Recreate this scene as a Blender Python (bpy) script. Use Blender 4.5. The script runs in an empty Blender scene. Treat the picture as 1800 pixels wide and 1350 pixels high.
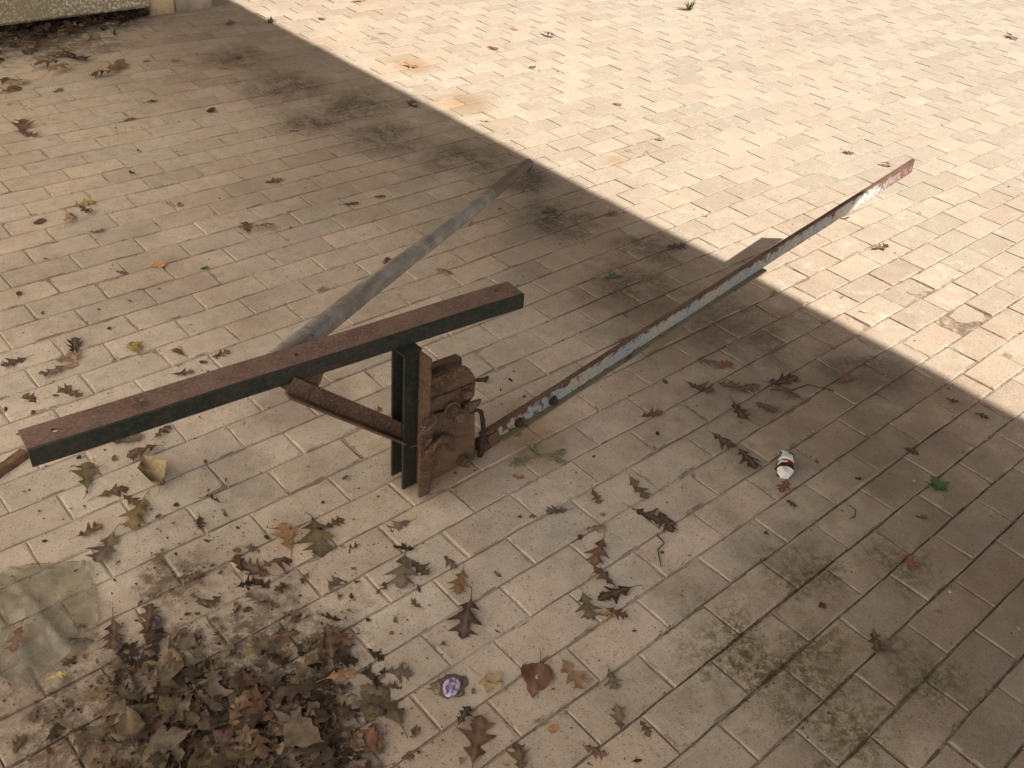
import bpy, bmesh, math, random
from mathutils import Vector, Matrix, noise, geometry

scene = bpy.context.scene
R = math.radians

# ---------------------------------------------------------------- camera
F_PX = 1679.55
PITCH, ROLL, YAW = R(36.31638), R(5.57788), R(-44.50247)
CAM = Vector((-1.46473, -1.65897, 1.52067))
_r = Vector((1, 0, 0)); _f = Vector((0, math.cos(PITCH), -math.sin(PITCH))); _u = Vector((0, math.sin(PITCH), math.cos(PITCH)))
_Z = Matrix.Rotation(YAW, 3, 'Z')
_r, _f, _u = _Z @ _r, _Z @ _f, _Z @ _u
CR = math.cos(ROLL) * _r + math.sin(ROLL) * _u
CU = -math.sin(ROLL) * _r + math.cos(ROLL) * _u
CF = _f
cam_data = bpy.data.cameras.new('camera')
cam = bpy.data.objects.new('camera', cam_data)
scene.collection.objects.link(cam)
cam.matrix_world = Matrix(((CR.x, CU.x, -CF.x, CAM.x), (CR.y, CU.y, -CF.y, CAM.y), (CR.z, CU.z, -CF.z, CAM.z), (0, 0, 0, 1)))
cam_data.sensor_width = 36.0
cam_data.lens = F_PX / 1800.0 * 36.0
cam_data.clip_start = 0.02
cam_data.clip_end = 1000.0
scene.camera = cam

# ---------------------------------------------------------------- daylight
SUN_AZ, SUN_EL = R(-39.0), R(36.2)
SUN_DIR = Vector((math.cos(SUN_EL) * math.cos(SUN_AZ), math.cos(SUN_EL) * math.sin(SUN_AZ), math.sin(SUN_EL)))
world = bpy.data.worlds.new('World')
scene.world = world
world.use_nodes = True
wn = world.node_tree.nodes; wl = world.node_tree.links
wn.clear()
w_out = wn.new('ShaderNodeOutputWorld'); w_bg = wn.new('ShaderNodeBackground'); w_sky = wn.new('ShaderNodeTexSky')
w_sky.sky_type = 'NISHITA'
w_sky.sun_disc = False
w_sky.sun_elevation = SUN_EL
w_sky.sun_rotation = math.atan2(SUN_DIR.x, SUN_DIR.y)
w_sky.altitude = 300
w_sky.air_density = 0.45
w_sky.dust_density = 2.0
w_sky.ozone_density = 0.3
w_bg.inputs['Strength'].default_value = 0.058
wl.new(w_sky.outputs[0], w_bg.inputs[0]); wl.new(w_bg.outputs[0], w_out.inputs[0])

sun_data = bpy.data.lights.new('sun', 'SUN')
sun_data.energy = 4.7
sun_data.angle = R(0.5)
sun_data.color = (1.0, 0.94, 0.865)
sun = bpy.data.objects.new('sun', sun_data)
scene.collection.objects.link(sun)
sun.location = (8, -6, 8)
sun.rotation_euler = (-SUN_DIR).to_track_quat('-Z', 'Y').to_euler()

vs = scene.view_settings
scene.display_settings.display_device = 'sRGB'
vs.view_transform = 'Standard'
vs.look = 'None'
vs.gamma = 1.0
vs.use_curve_mapping = False
vs.exposure = 1.10

# ---------------------------------------------------------------- helpers
COL = scene.collection


def project(p):
    d = Vector(p) - CAM
    z = d.dot(CF)
    return 900 + F_PX * d.dot(CR) / z, 675 - F_PX * d.dot(CU) / z, z


def link(o, parent=None):
    COL.objects.link(o)
    if parent is not None:
        o.parent = parent
    return o


def mesh_obj(name, verts, faces, mat, parent=None, smooth=False):
    me = bpy.data.meshes.new(name)
    me.from_pydata([tuple(v) for v in verts], [], faces)
    if mat:
        me.materials.append(mat)
    me.validate()
    if smooth:
        me.polygons.foreach_set('use_smooth', [True] * len(me.polygons))
    me.update()
    return link(bpy.data.objects.new(name, me), parent)


def bm_obj(name, bm, mat, parent=None, smooth=False):
    bmesh.ops.recalc_face_normals(bm, faces=bm.faces)
    me = bpy.data.meshes.new(name)
    bm.to_mesh(me); bm.free()
    if mat:
        me.materials.append(mat)
    if smooth:
        me.polygons.foreach_set('use_smooth', [True] * len(me.polygons))
    return link(bpy.data.objects.new(name, me), parent)


def tag(o, label=None, cat=None, group=None, kind=None):
    if label: o['label'] = label
    if cat: o['category'] = cat
    if group: o['group'] = group
    if kind: o['kind'] = kind
    return o


def empty(name, loc=(0, 0, 0)):
    o = bpy.data.objects.new(name, None)
    o.empty_display_size = 0.1
    o.location = loc
    return link(o)


def add_box(bm, c, size, rot=None, bevel=0.0):
    g = bmesh.ops.create_cube(bm, size=1.0)
    vs_ = g['verts']
    for v in vs_:
        v.co = Vector((v.co.x * size[0], v.co.y * size[1], v.co.z * size[2]))
    if bevel:
        es = list({e for v in vs_ for e in v.link_edges})
        res = bmesh.ops.bevel(bm, geom=es, offset=bevel, segments=1, affect='EDGES')
        vs_ = list({v for f in res['faces'] for v in f.verts} | {v for v in vs_ if v.is_valid})
    for v in vs_:
        co = v.co
        if rot is not None:
            co = rot @ co
        v.co = co + Vector(c)
    return vs_


def add_prism(bm, poly3, offset):
    """closed polygon (list of Vector) pushed along offset"""
    a = [bm.verts.new(p) for p in poly3]
    b = [bm.verts.new(Vector(p) + Vector(offset)) for p in poly3]
    n = len(a)
    bm.faces.new(a); bm.faces.new(list(reversed(b)))
    for i in range(n):
        bm.faces.new((a[i], b[i], b[(i + 1) % n], a[(i + 1) % n]))


def sweep_profile(bm, prof, A, B, side, up, cuts=1, wob=0.0, seed=0):
    """2D profile (side, up) drawn out from A to B with a few cuts so the steel is not dead straight"""
    A, B, side, up = Vector(A), Vector(B), Vector(side), Vector(up)
    rings = []
    for i in range(cuts + 1):
        t = i / cuts
        c = A.lerp(B, t)
        w = Vector((noise.noise((t * 4.1, seed, 0)), noise.noise((t * 4.1, seed, 7)), noise.noise((t * 4.1, seed, 13)))) * wob
        rings.append([bm.verts.new(c + side * s + up * u + w + side * 0.25 * wob * noise.noise((t * 23, s * 90, seed))) for s, u in prof])
    n = len(prof)
    for i in range(cuts):
        for j in range(n):
            bm.faces.new((rings[i][j], rings[i][(j + 1) % n], rings[i + 1][(j + 1) % n], rings[i + 1][j]))
    bm.faces.new(rings[0]); bm.faces.new(list(reversed(rings[-1])))


def add_tube(bm, pts, radii, n=10, cap=True):
    pts = [Vector(p) for p in pts]
    rings = []
    ref = None
    for i, p in enumerate(pts):
        d = (pts[min(i + 1, len(pts) - 1)] - pts[max(i - 1, 0)]).normalized()
        if ref is None:
            ref = Vector((0, 0, 1)) if abs(d.z) < 0.9 else Vector((1, 0, 0))
        a = (ref - d * ref.dot(d)).normalized(); ref = a
        b = d.cross(a)
        r = radii[i] if isinstance(radii, (list, tuple)) else radii
        rings.append([bm.verts.new(p + a * math.cos(2 * math.pi * k / n) * r + b * math.sin(2 * math.pi * k / n) * r) for k in range(n)])
    for i in range(len(rings) - 1):
        for k in range(n):
            bm.faces.new((rings[i][k], rings[i][(k + 1) % n], rings[i + 1][(k + 1) % n], rings[i + 1][k]))
    if cap:
        bm.faces.new(rings[0]); bm.faces.new(list(reversed(rings[-1])))


# ---------------------------------------------------------------- materials
class Mat:
    def __init__(self, name, rough=0.8, spec=0.3):
        self.m = bpy.data.materials.new(name)
        self.m.use_nodes = True
        self.nt = self.m.node_tree
        self.b = self.nt.nodes['Principled BSDF']
        self.out = self.nt.nodes['Material Output']
        self.b.inputs['Roughness'].default_value = rough
        self.b.inputs['Specular IOR Level'].default_value = spec
        self._pos = None

    def n(self, t, **kw):
        nd = self.nt.nodes.new(t)
        for k, v in kw.items():
            setattr(nd, k, v)
        return nd

    def l(self, a, b):
        self.nt.links.new(a, b)

    def val(self, x, sock):
        if isinstance(x, (int, float)):
            sock.default_value = x
        elif isinstance(x, (tuple, list)):
            sock.default_value = tuple(x) + ((1.0,) if len(x) == 3 and len(sock.default_value) == 4 else ())
        else:
            self.l(x, sock)

    def pos(self):
        if self._pos is None:
            self._pos = self.n('ShaderNodeNewGeometry').outputs['Position']
        return self._pos

    def noise(self, scale, detail=4, rough=0.55, vec=None, dist=0.0, seed=0.0, ntype='FBM'):
        nd = self.n('ShaderNodeTexNoise')
        nd.inputs['Scale'].default_value = scale
        nd.inputs['Detail'].default_value = detail
        nd.inputs['Roughness'].default_value = rough
        nd.inputs['Distortion'].default_value = dist
        v = vec or self.pos()
        if seed:
            ad = self.n('ShaderNodeVectorMath', operation='ADD')
            self.l(v, ad.inputs[0]); ad.inputs[1].default_value = (seed, seed * 1.7, seed * 0.3)
            v = ad.outputs[0]
        self.l(v, nd.inputs['Vector'])
        return nd.outputs['Fac']

    def voro(self, scale, feature='F1', out='Distance', vec=None):
        nd = self.n('ShaderNodeTexVoronoi', feature=feature)
        nd.inputs['Scale'].default_value = scale
        self.l(vec or self.pos(), nd.inputs['Vector'])
        return nd.outputs[out]

    def ramp(self, x, a, b, lo=0.0, hi=1.0, smooth=True):
        nd = self.n('ShaderNodeMapRange')
        nd.interpolation_type = 'SMOOTHSTEP' if smooth else 'LINEAR'
        self.val(x, nd.inputs['Value'])
        nd.inputs['From Min'].default_value = a; nd.inputs['From Max'].default_value = b
        nd.inputs['To Min'].default_value = lo; nd.inputs['To Max'].default_value = hi
        return nd.outputs['Result']

    def math(self, op, a, b=0.0, c=None):
        nd = self.n('ShaderNodeMath', operation=op)
        self.val(a, nd.inputs[0]); self.val(b, nd.inputs[1])
        if c is not None:
            self.val(c, nd.inputs[2])
        return nd.outputs[0]

    def mix(self, f, a, b, blend='MIX'):
        nd = self.n('ShaderNodeMix', data_type='RGBA', blend_type=blend)
        self.val(f, nd.inputs[0]); self.val(a, nd.inputs[6]); self.val(b, nd.inputs[7])
        return nd.outputs[2]

    def color(self, c):
        self.val(c, self.b.inputs['Base Color'])

    def bump(self, h, strength=0.4, dist=0.002, prev=None):
        nd = self.n('ShaderNodeBump')
        nd.inputs['Strength'].default_value = strength
        nd.inputs['Distance'].default_value = dist
        self.l(h, nd.inputs['Height'])
        if prev is not None:
            self.l(prev, nd.inputs['Normal'])
        self.l(nd.outputs[0], self.b.inputs['Normal'])
        return nd.outputs[0]

    def spot(self, x, y, r, fall=0.6, wob=0.35, wn_=None):
        """soft irregular patch on the ground round (x, y)"""
        d = self.n('ShaderNodeVectorMath', operation='DISTANCE')
        mul = self.n('ShaderNodeVectorMath', operation='MULTIPLY')
        self.l(self.pos(), mul.inputs[0]); mul.inputs[1].default_value = (1, 1, 0)
        self.l(mul.outputs[0], d.inputs[0]); d.inputs[1].default_value = (x, y, 0)
        q = self.math('DIVIDE', d.outputs['Value'], r)
        q = self.math('ADD', q, self.math('MULTIPLY', self.math('SUBTRACT', wn_, 0.5), wob * 6))
        return self.ramp(q, 1.0, 1.0 - fall, 0.0, 1.0)


def total(m, xs):
    t = xs[0]
    for x in xs[1:]:
        t = m.math('MAXIMUM', t, x)
    return t


def ground_colour(m, joint=False):
    """the concrete of the pavers; dirt, dust, stains and some painted light and shade run on across the joints"""
    broad = m.noise(1.1, 4, 0.6, seed=3.1)
    mott = m.noise(7.0, 6, 0.65, seed=1.3)
    fine = m.noise(60, 4, 0.7)
    grain = m.noise(420, 2, 0.6)
    if joint:
        c = m.mix(m.ramp(m.noise(20, 5, .7, seed=51), .45, .64), (.095, .066, .042), (.44, .365, .27))
        c = m.mix(m.ramp(fine, .45, .65, 0, .6), c, (.30, .24, .175))
    else:
        c = m.mix(m.ramp(mott, .3, .7), (.30, .240, .176), (.41, .335, .250))
    dust = m.ramp(m.math('ADD', m.math('MULTIPLY', broad, 0.5), m.math('MULTIPLY', m.noise(4.5, 6, 0.7, seed=9), 0.5)), .47, .62)
    c = m.mix(m.math('MULTIPLY', dust, 0.55), c, (.53, .45, .35))
    c = m.mix(m.ramp(m.noise(0.8, 3, 0.5, seed=20), .42, .62, 0, .35), c, (.40, .295, .215))
    pale_break = m.ramp(m.noise(2.2, 6, .7, seed=31), .30, .55, .35, 1.0)
    w0 = m.noise(1.6, 5, .65, seed=17)
    pale_light = total(m, [m.spot(x, y, r, .8, .2, w0) for x, y, r in ((-1.0, .9, 1.7), (-.2, 1.7, 1.3), (-.75, -.35, 1.1), (-.2, .1, 1.0), (-.2, 2.6, 1.0), (-.28, -.60, .95), (-.05, .5, .75))])  # stands for brighter light on the shaded left, painted as pale dust
    c = m.mix(m.math('MULTIPLY', m.spot(3.6, 1.3, 3.0, .5, .1, w0), .74), c, (.400, .345, .275))
    c = m.mix(m.math('MULTIPLY', m.math('MULTIPLY', pale_light, pale_break), .88), c, (.75, .65, .53))
    if not joint:
        c = m.mix(m.ramp(m.noise(24, 6, 0.75, seed=41), .40, .66, 0.0, 0.36), c, (.30, .24, .175))
        c = m.mix(m.ramp(m.noise(15, 6, 0.8, seed=43), .54, .66, 0.0, 0.50), c, (.62, .545, .445))
        c = m.mix(m.ramp(grain, .32, .70, 0.0, 0.45), c, (.60, .52, .43))
        c = m.mix(m.ramp(m.noise(240, 2, 0.6, seed=5), .58, .70, 0.0, 0.70), c, (.115, .088, .062))
        c = m.mix(m.ramp(m.noise(70, 4, 0.7, seed=11), .60, .70, 0.0, 0.55), c, (.18, .138, .096))
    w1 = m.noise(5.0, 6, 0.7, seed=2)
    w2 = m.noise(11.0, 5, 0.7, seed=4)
    dark = total(m, [m.spot(x, y, r, .8, .20, w1) for x, y, r in  # real dirt stains by the shadow edge, deepened to paint shade there
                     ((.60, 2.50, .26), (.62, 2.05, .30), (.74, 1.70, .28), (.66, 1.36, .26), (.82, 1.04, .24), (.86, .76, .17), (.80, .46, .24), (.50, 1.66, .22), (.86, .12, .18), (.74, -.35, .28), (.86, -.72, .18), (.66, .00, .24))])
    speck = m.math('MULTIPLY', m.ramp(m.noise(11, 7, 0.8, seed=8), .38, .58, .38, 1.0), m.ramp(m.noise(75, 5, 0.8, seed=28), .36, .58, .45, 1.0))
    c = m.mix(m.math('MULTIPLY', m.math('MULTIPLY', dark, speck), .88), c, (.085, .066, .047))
    rust = total(m, [m.spot(x, y, r, .9, .22, w1) for x, y, r in ((1.27, 2.03, .16), (1.18, 1.50, .20), (1.33, .72, .09), (-.36, -.36, .17), (-.12, -.36, .18))])
    c = m.mix(m.math('MULTIPLY', rust, .55), c, (.33, .19, .085))
    moss = total(m, [m.spot(x, y, r, .9, .42, w2) for x, y, r in
                     ((-.235, -1.13, .17), (-.21, -1.34, .15), (.06, -1.09, .12), (.03, -1.40, .12), (-.16, -1.24, .2), (.25, -1.2, .12))])
    c = m.mix(m.math('MULTIPLY', m.math('MULTIPLY', moss, m.ramp(m.noise(55, 5, .8, seed=6), .38, .60)), .9), c, (.085, .080, .024))
    damp_shade = total(m, [m.spot(x, y, r, .9, .3, w1) for x, y, r in ((0.25, -1.40, .85), (.55, -.85, .60), (.62, -.25, .42), (.1, -1.65, .6))])  # damp paving at lower right, plus shade painted beside the shadow edge
    c = m.mix(m.math('MULTIPLY', damp_shade, m.ramp(m.noise(3.2, 6, .7, seed=61), .3, .6, .38, .68)), c, (.175, .137, .100))
    grey_patch = total(m, [m.spot(x, y, r, .9, .35, w1) for x, y, r in ((-.78, -.06, .17), (-.52, .06, .2), (-.62, -.15, .12))])  # darker grey-brown patches on the ground left of the post
    c = m.mix(m.math('MULTIPLY', grey_patch, .42), c, (.165, .140, .120))
    brown = total(m, [m.spot(x, y, r, .95, .3, w1) for x, y, r in ((-1.05, -.62, .52), (-1.32, -.42, .36), (-.95, -.32, .28), (-.80, -.80, .3))])
    c = m.mix(m.math('MULTIPLY', brown, .50), c, (.25, .185, .128))
    soil = total(m, [m.spot(x, y, r, .9, .42, w2) for x, y, r in ((-1.1, -.62, .34), (-1.30, -.50, .25), (-.95, -.55, .2), (-1.02, -.30, .11), (.0, 3.05, .4), (-.3, 3.1, .35), (.4, 3.2, .2))])
    c = m.mix(m.math('MULTIPLY', m.math('MULTIPLY', soil, m.ramp(m.noise(30, 6, .8, seed=14), .36, .56)), .8), c, (.10, .070, .045))
    return c, fine, grain


def make_paver_mat():
    m = Mat('paver_concrete', 0.92, 0.2)
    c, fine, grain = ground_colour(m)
    rnd = m.n('ShaderNodeObjectInfo').outputs['Random']
    at = m.n('ShaderNodeAttribute', attribute_name='tint').outputs['Fac']
    r = m.math('FRACT', m.math('ADD', rnd, at))
    c = m.mix(1.0, c, m.mix(r, (.88, .88, .88), (1.07, 1.07, 1.07)), 'MULTIPLY')
    r2 = m.math('FRACT', m.math('MULTIPLY', r, 7.31))
    c = m.mix(1.0, c, m.mix(r2, (1.04, .99, .95), (.99, 1.0, .98)), 'MULTIPLY')
    rim = m.n('ShaderNodeAttribute', attribute_name='rim').outputs['Fac']
    brk = m.ramp(m.noise(13, 5, .7, seed=71), .40, .58)
    c = m.mix(m.math('MULTIPLY', m.math('MULTIPLY', rim, brk), .25), c, (.60, .52, .41))
    brk2 = m.ramp(m.noise(11, 5, .7, seed=75), .52, .62)
    c = m.mix(m.math('MULTIPLY', m.math('MULTIPLY', rim, brk2), .7), c, (.13, .10, .07))
    m.color(c)
    b1 = m.bump(fine, 0.35, 0.004)
    m.bump(grain, 0.45, 0.0015, b1)
    return m.m


def make_joint_mat():
    m = Mat('joint_sand', 0.95, 0.1)
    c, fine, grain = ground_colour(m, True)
    m.color(c)
    b1 = m.bump(fine, 0.8, 0.006)
    m.bump(grain, 0.6, 0.002, b1)
    return m.m


def make_rust(name, paint=None, amount=0.5, scale=14, dark=(.072, .042, .029), mid=(.160, .092, .060), lite=(.24, .15, .10), paint2=None):
    m = Mat(name, 0.85, 0.25)
    a = m.noise(scale, 6, 0.7, seed=2.2)
    f = m.noise(160, 4, 0.7)
    c = m.mix(m.ramp(a, .35, .65), dark, mid)
    c = m.mix(m.ramp(f, .45, .7, 0, .7), c, lite)
    c = m.mix(m.ramp(m.noise(330, 2, .6, seed=3), .64, .74, 0, .7), c, (.33, .27, .2))
    if paint:
        k = m.noise(scale * 1.3, 7, 0.75, seed=5.5, dist=0.5)
        mask = m.ramp(k, amount - .015, amount + .015)
        pc = paint
        if paint2:
            pc = m.mix(m.ramp(m.noise(6, 3, .5, seed=7), .4, .6), paint, paint2)
        pc = m.mix(m.ramp(m.noise(90, 4, .7, seed=1), .4, .75, 0, .4), pc, (.12, .09, .06))
        c = m.mix(mask, c, pc)
        m.l(m.ramp(mask, 0, 1, .85, .5), m.b.inputs['Roughness'])
        m.bump(m.math('ADD', m.math('MULTIPLY', mask, .6), m.math('MULTIPLY', f, .5)), 0.6, 0.0015)
    else:
        m.bump(m.math('ADD', m.math('MULTIPLY', a, .5), f), 0.7, 0.0018)
    m.color(c)
    return m.m


def make_arm_mat():
    """pale blue-grey paint flaking off a rusty bar; dull red primer at its tip, sunlight painted in just before it"""
    m = Mat('flaking_paint', 0.7, 0.3)
    a = m.noise(20, 6, .7, seed=2)
    f = m.noise(170, 4, .7)
    rust = m.mix(m.ramp(a, .35, .65), (.06, .028, .018), (.16, .068, .038))
    rust = m.mix(m.ramp(f, .45, .7, 0, .6), rust, (.23, .115, .06))
    x = m.n('ShaderNodeSeparateXYZ'); m.l(m.pos(), x.inputs[0])
    px = x.outputs['X']
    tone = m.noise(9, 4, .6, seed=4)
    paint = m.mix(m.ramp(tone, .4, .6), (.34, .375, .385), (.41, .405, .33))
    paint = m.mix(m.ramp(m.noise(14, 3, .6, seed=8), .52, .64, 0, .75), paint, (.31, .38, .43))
    paint = m.mix(m.ramp(px, 1.17, 1.29), paint, (.50, .50, .48))  # paler where the arm leaves the shadow, sunlight put into the paint
    paint = m.mix(m.ramp(m.math('ADD', px, m.math('MULTIPLY', m.math('SUBTRACT', m.noise(26, 5, .7, seed=3), .5), .5)), 1.38, 1.50), paint, m.mix(m.ramp(m.noise(60, 5, .8, seed=13), .42, .58), (.17, .09, .078), (.33, .235, .215)))
    k = m.noise(34, 7, .78, seed=6, dist=.6)
    edge = m.ramp(px, -.25, .1, .10, 0)
    eu = m.n('ShaderNodeAttribute', attribute_name='edge').outputs['Fac']
    edge = m.math('ADD', edge, m.math('MULTIPLY', m.ramp(eu, .55, 1.0), .11))
    edge = m.math('ADD', edge, m.math('MULTIPLY', m.ramp(eu, .2, .0), .06))
    edge = m.math('ADD', edge, m.ramp(px, 1.45, 1.60, 0, .10))
    mask = m.ramp(m.math('SUBTRACT', k, edge), .375, .40)
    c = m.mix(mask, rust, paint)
    c = m.mix(m.ramp(m.noise(120, 4, .7, seed=9), .50, .68, 0, .6), c, (.16, .11, .07))
    c = m.mix(m.ramp(m.noise(70, 4, .75, seed=19), .60, .66, 0, .85), c, (.085, .042, .026))
    m.color(c)
    m.bump(m.math('ADD', m.math('MULTIPLY', mask, .7), m.math('MULTIPLY', f, .4)), .6, .0015)
    return m.m


def make_tube_mat():
    m = Mat('weathered_zinc', 0.85, 0.2)
    tc = m.n('ShaderNodeTexCoord').outputs['Generated']
    mp = m.n('ShaderNodeMapping'); m.l(m.pos(), mp.inputs['Vector'])
    a = m.noise(10, 6, .7, seed=1)
    def dot(v):
        d = m.n('ShaderNodeVectorMath', operation='DOT_PRODUCT')
        m.l(m.pos(), d.inputs[0]); d.inputs[1].default_value = v
        return d.outputs['Value']
    ax = Vector((1.537, .961, -.319)).normalized()
    p1 = ax.cross(Vector((0, 0, 1))).normalized(); p2 = ax.cross(p1)
    cb = m.n('ShaderNodeCombineXYZ')
    m.l(m.math('MULTIPLY', dot(ax), 4.0), cb.inputs[0]); m.l(m.math('MULTIPLY', dot(p1), 70.0), cb.inputs[1]); m.l(m.math('MULTIPLY', dot(p2), 70.0), cb.inputs[2])
    s = m.noise(1.0, 5, .7, vec=cb.outputs[0])
    c = m.mix(m.ramp(a, .35, .65), (.27, .235, .185), (.46, .42, .35))
    c = m.mix(m.ramp(s, .50, .62, 0, .45), c, (.14, .11, .08))
    c = m.mix(m.ramp(s, .48, .36, 0, .6), c, (.30, .275, .23))
    x = m.n('ShaderNodeSeparateXYZ'); m.l(m.pos(), x.inputs[0])
    far = m.ramp(m.math('ADD', x.outputs['X'], m.math('MULTIPLY', m.math('SUBTRACT', a, .5), .5)), .48, .62)
    c = m.mix(m.math('MULTIPLY', far, .75), c, (.12, .078, .05))
    c = m.mix(m.ramp(m.noise(5, 5, .7, seed=6), .55, .66, 0, .55), c, (.135, .155, .150))
    c = m.mix(m.ramp(m.noise(16, 6, .75, seed=11), .60, .68, 0, .8), c, (.10, .055, .03))
    m.color(c)
    m.bump(s, .4, .0015)
    return m.m


def make_leaf_mat():
    m = Mat('dry_leaf', 0.72, 0.25)
    oi = m.n('ShaderNodeObjectInfo')
    tc = m.n('ShaderNodeTexCoord').outputs['Object']
    a = m.noise(5.0, 5, .7, vec=tc)
    v = m.noise(26.0, 3, .6, vec=tc)
    c = m.mix(m.ramp(a, .3, .7), (.62, .60, .60), (1.32, 1.28, 1.22))
    c = m.mix(1.0, oi.outputs['Color'], c, 'MULTIPLY')
    c = m.mix(m.ramp(v, .58, .72, 0, .5), c, (.045, .03, .02))
    at = m.n('ShaderNodeAttribute', attribute_name='vein').outputs['Fac']
    c = m.mix(m.math('MULTIPLY', at, .35), c, (.30, .23, .14))
    m.color(c)
    m.bump(v, .4, .002)
    return m.m


def make_litter_mat():
    m = Mat('leaf_litter', 0.85, 0.2)
    at = m.n('ShaderNodeAttribute', attribute_name='col').outputs['Color']
    a = m.noise(45, 5, .7)
    c = m.mix(1.0, at, m.mix(m.ramp(a, .3, .7), (.6, .6, .6), (1.3, 1.28, 1.22)), 'MULTIPLY')
    m.color(c)
    m.bump(m.noise(120, 3, .6), .4, .002)
    return m.m


def make_plain(name, col, rough=.8, var=.25, scale=30, bump=.3, spec=.3):
    m = Mat(name, rough, spec)
    a = m.noise(scale, 5, .65)
    lo = tuple(c * (1 - var) for c in col); hi = tuple(c * (1 + var) for c in col)
    m.color(m.mix(m.ramp(a, .3, .7), lo, hi))
    m.bump(a, bump, .003)
    return m.m


def make_pebbledash():
    m = Mat('exposed_aggregate', .9, .2)
    d = m.voro(75)
    cc = m.n('ShaderNodeTexVoronoi'); cc.inputs['Scale'].default_value = 75
    m.l(m.pos(), cc.inputs['Vector'])
    hsv = m.n('ShaderNodeSeparateColor'); m.l(cc.outputs['Color'], hsv.inputs[0])
    c = m.mix(hsv.outputs[0], (.36, .315, .22), (.80, .73, .58))
    c = m.mix(m.ramp(d, .35, .6), c, (.32, .275, .19))
    big = m.noise(3.0, 5, .65)
    c = m.mix(m.ramp(big, .45, .65, 0, .6), c, (.34, .295, .16))
    m.color(c)
    m.bump(m.math('SUBTRACT', 1.0, d), .8, .006)
    return m.m


def make_plaster(name, col, dirt=(.22, .17, .10)):
    m = Mat(name, .9, .15)
    a = m.noise(4, 6, .7)
    f = m.noise(90, 3, .6)
    z = m.n('ShaderNodeSeparateXYZ'); m.l(m.pos(), z.inputs[0])
    c = m.mix(m.ramp(a, .35, .7), tuple(x * .88 for x in col), tuple(min(1, x * 1.06) for x in col))
    low = m.ramp(m.math('ADD', z.outputs['Z'], m.math('MULTIPLY', m.noise(12, 5, .7, seed=3), .18)), .16, .08, 0, .75)
    c = m.mix(low, c, dirt)
    c = m.mix(m.ramp(m.noise(16, 6, .75, seed=9), .58, .70, 0, .6), c, tuple(x * .55 for x in col))
    m.color(c)
    m.bump(f, .4, .003)
    return m.m


def make_bag_mat():
    m = Mat('dirty_clear_film', .22, .6)
    a = m.noise(16, 6, .7)
    m.color(m.mix(m.ramp(a, .35, .65), (.23, .215, .17), (.33, .31, .26)))
    tr = m.n('ShaderNodeBsdfTransparent')
    tr.inputs['Color'].default_value = (.88, .86, .80, 1)
    mx = m.n('ShaderNodeMixShader')
    lw = m.n('ShaderNodeLayerWeight'); lw.inputs['Blend'].default_value = .35
    k = m.math('ADD', m.ramp(m.noise(11, 6, .75, seed=4), .34, .66, .16, .46), m.math('MULTIPLY', lw.outputs['Facing'], .35))
    m.l(m.math('MINIMUM', k, .9), mx.inputs[0])
    m.l(tr.outputs[0], mx.inputs[1]); m.l(m.b.outputs[0], mx.inputs[2])
    m.l(mx.outputs[0], m.out.inputs[0])
    return m.m


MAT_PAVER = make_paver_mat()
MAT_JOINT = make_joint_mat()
MAT_RUST = make_rust('rust_brown')
MAT_RUST_PLATE = make_rust('rust_plate', dark=(.08, .048, .03), paint=(.105, .105, .07), amount=.58, scale=9, mid=(.165, .104, .062), lite=(.245, .165, .10))
MAT_RAIL_TOP = make_rust('rail_rust', mid=(.205, .128, .094), lite=(.30, .215, .165), dark=(.135, .080, .060))
MAT_GREEN = make_rust('dark_green_paint', paint=(.016, .026, .022), paint2=(.030, .033, .028), amount=.385, scale=9, mid=(.065, .042, .028), lite=(.10, .066, .045), dark=(.03, .022, .017))
MAT_BRACE = make_rust('brace_rust', paint=(.10, .10, .09), amount=.63, scale=11, mid=(.125, .072, .048))
MAT_ARM = make_arm_mat()
MAT_ARM_EDGE = make_rust('arm_edge_rust', mid=(.15, .088, .065), dark=(.085, .048, .036))
MAT_ARM_LIP = make_rust('arm_lip', paint=(.20, .185, .115), amount=.42, scale=20)
MAT_TUBE = make_tube_mat()
MAT_LEAF = make_leaf_mat()
MAT_LITTER = make_litter_mat()
MAT_PEBBLE = make_pebbledash()
MAT_YELLOW = make_plaster('yellow_plaster', (.70, .57, .35))
MAT_PALE = make_plaster('pale_plaster', (.60, .53, .42))
MAT_BOUNCE_WHITE = make_plaster('bounce_white', (.86, .82, .75))
MAT_PLINTH = make_plaster('grey_plinth', (.46, .41, .33))
MAT_BAG = make_bag_mat()
MAT_GRASS = make_plain('weed_green', (.075, .115, .03), .6, .4, 60)
MAT_WIRE = make_rust('wire_rust', mid=(.07, .04, .03), dark=(.03, .02, .016), lite=(.11, .06, .04))
MAT_STRAW = make_plain('dry_straw', (.22, .175, .115), .8, .35, 90)
MAT_SHADE_CANOPY = make_plain('shade_canopy_dark', (.10, .09, .08), .7, .1, 5)  # dark so the added roof bounces little light onto the shadow edge

# ---------------------------------------------------------------- ground
ground = mesh_obj('ground', [(-300, -300, -.05), (300, -300, -.05), (300, 300, -.05), (-300, 300, -.05)], [(0, 1, 2, 3)], make_plain('yard_concrete', (.38, .31, .225), .95, .12, 3))
tag(ground, kind='structure')

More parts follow.
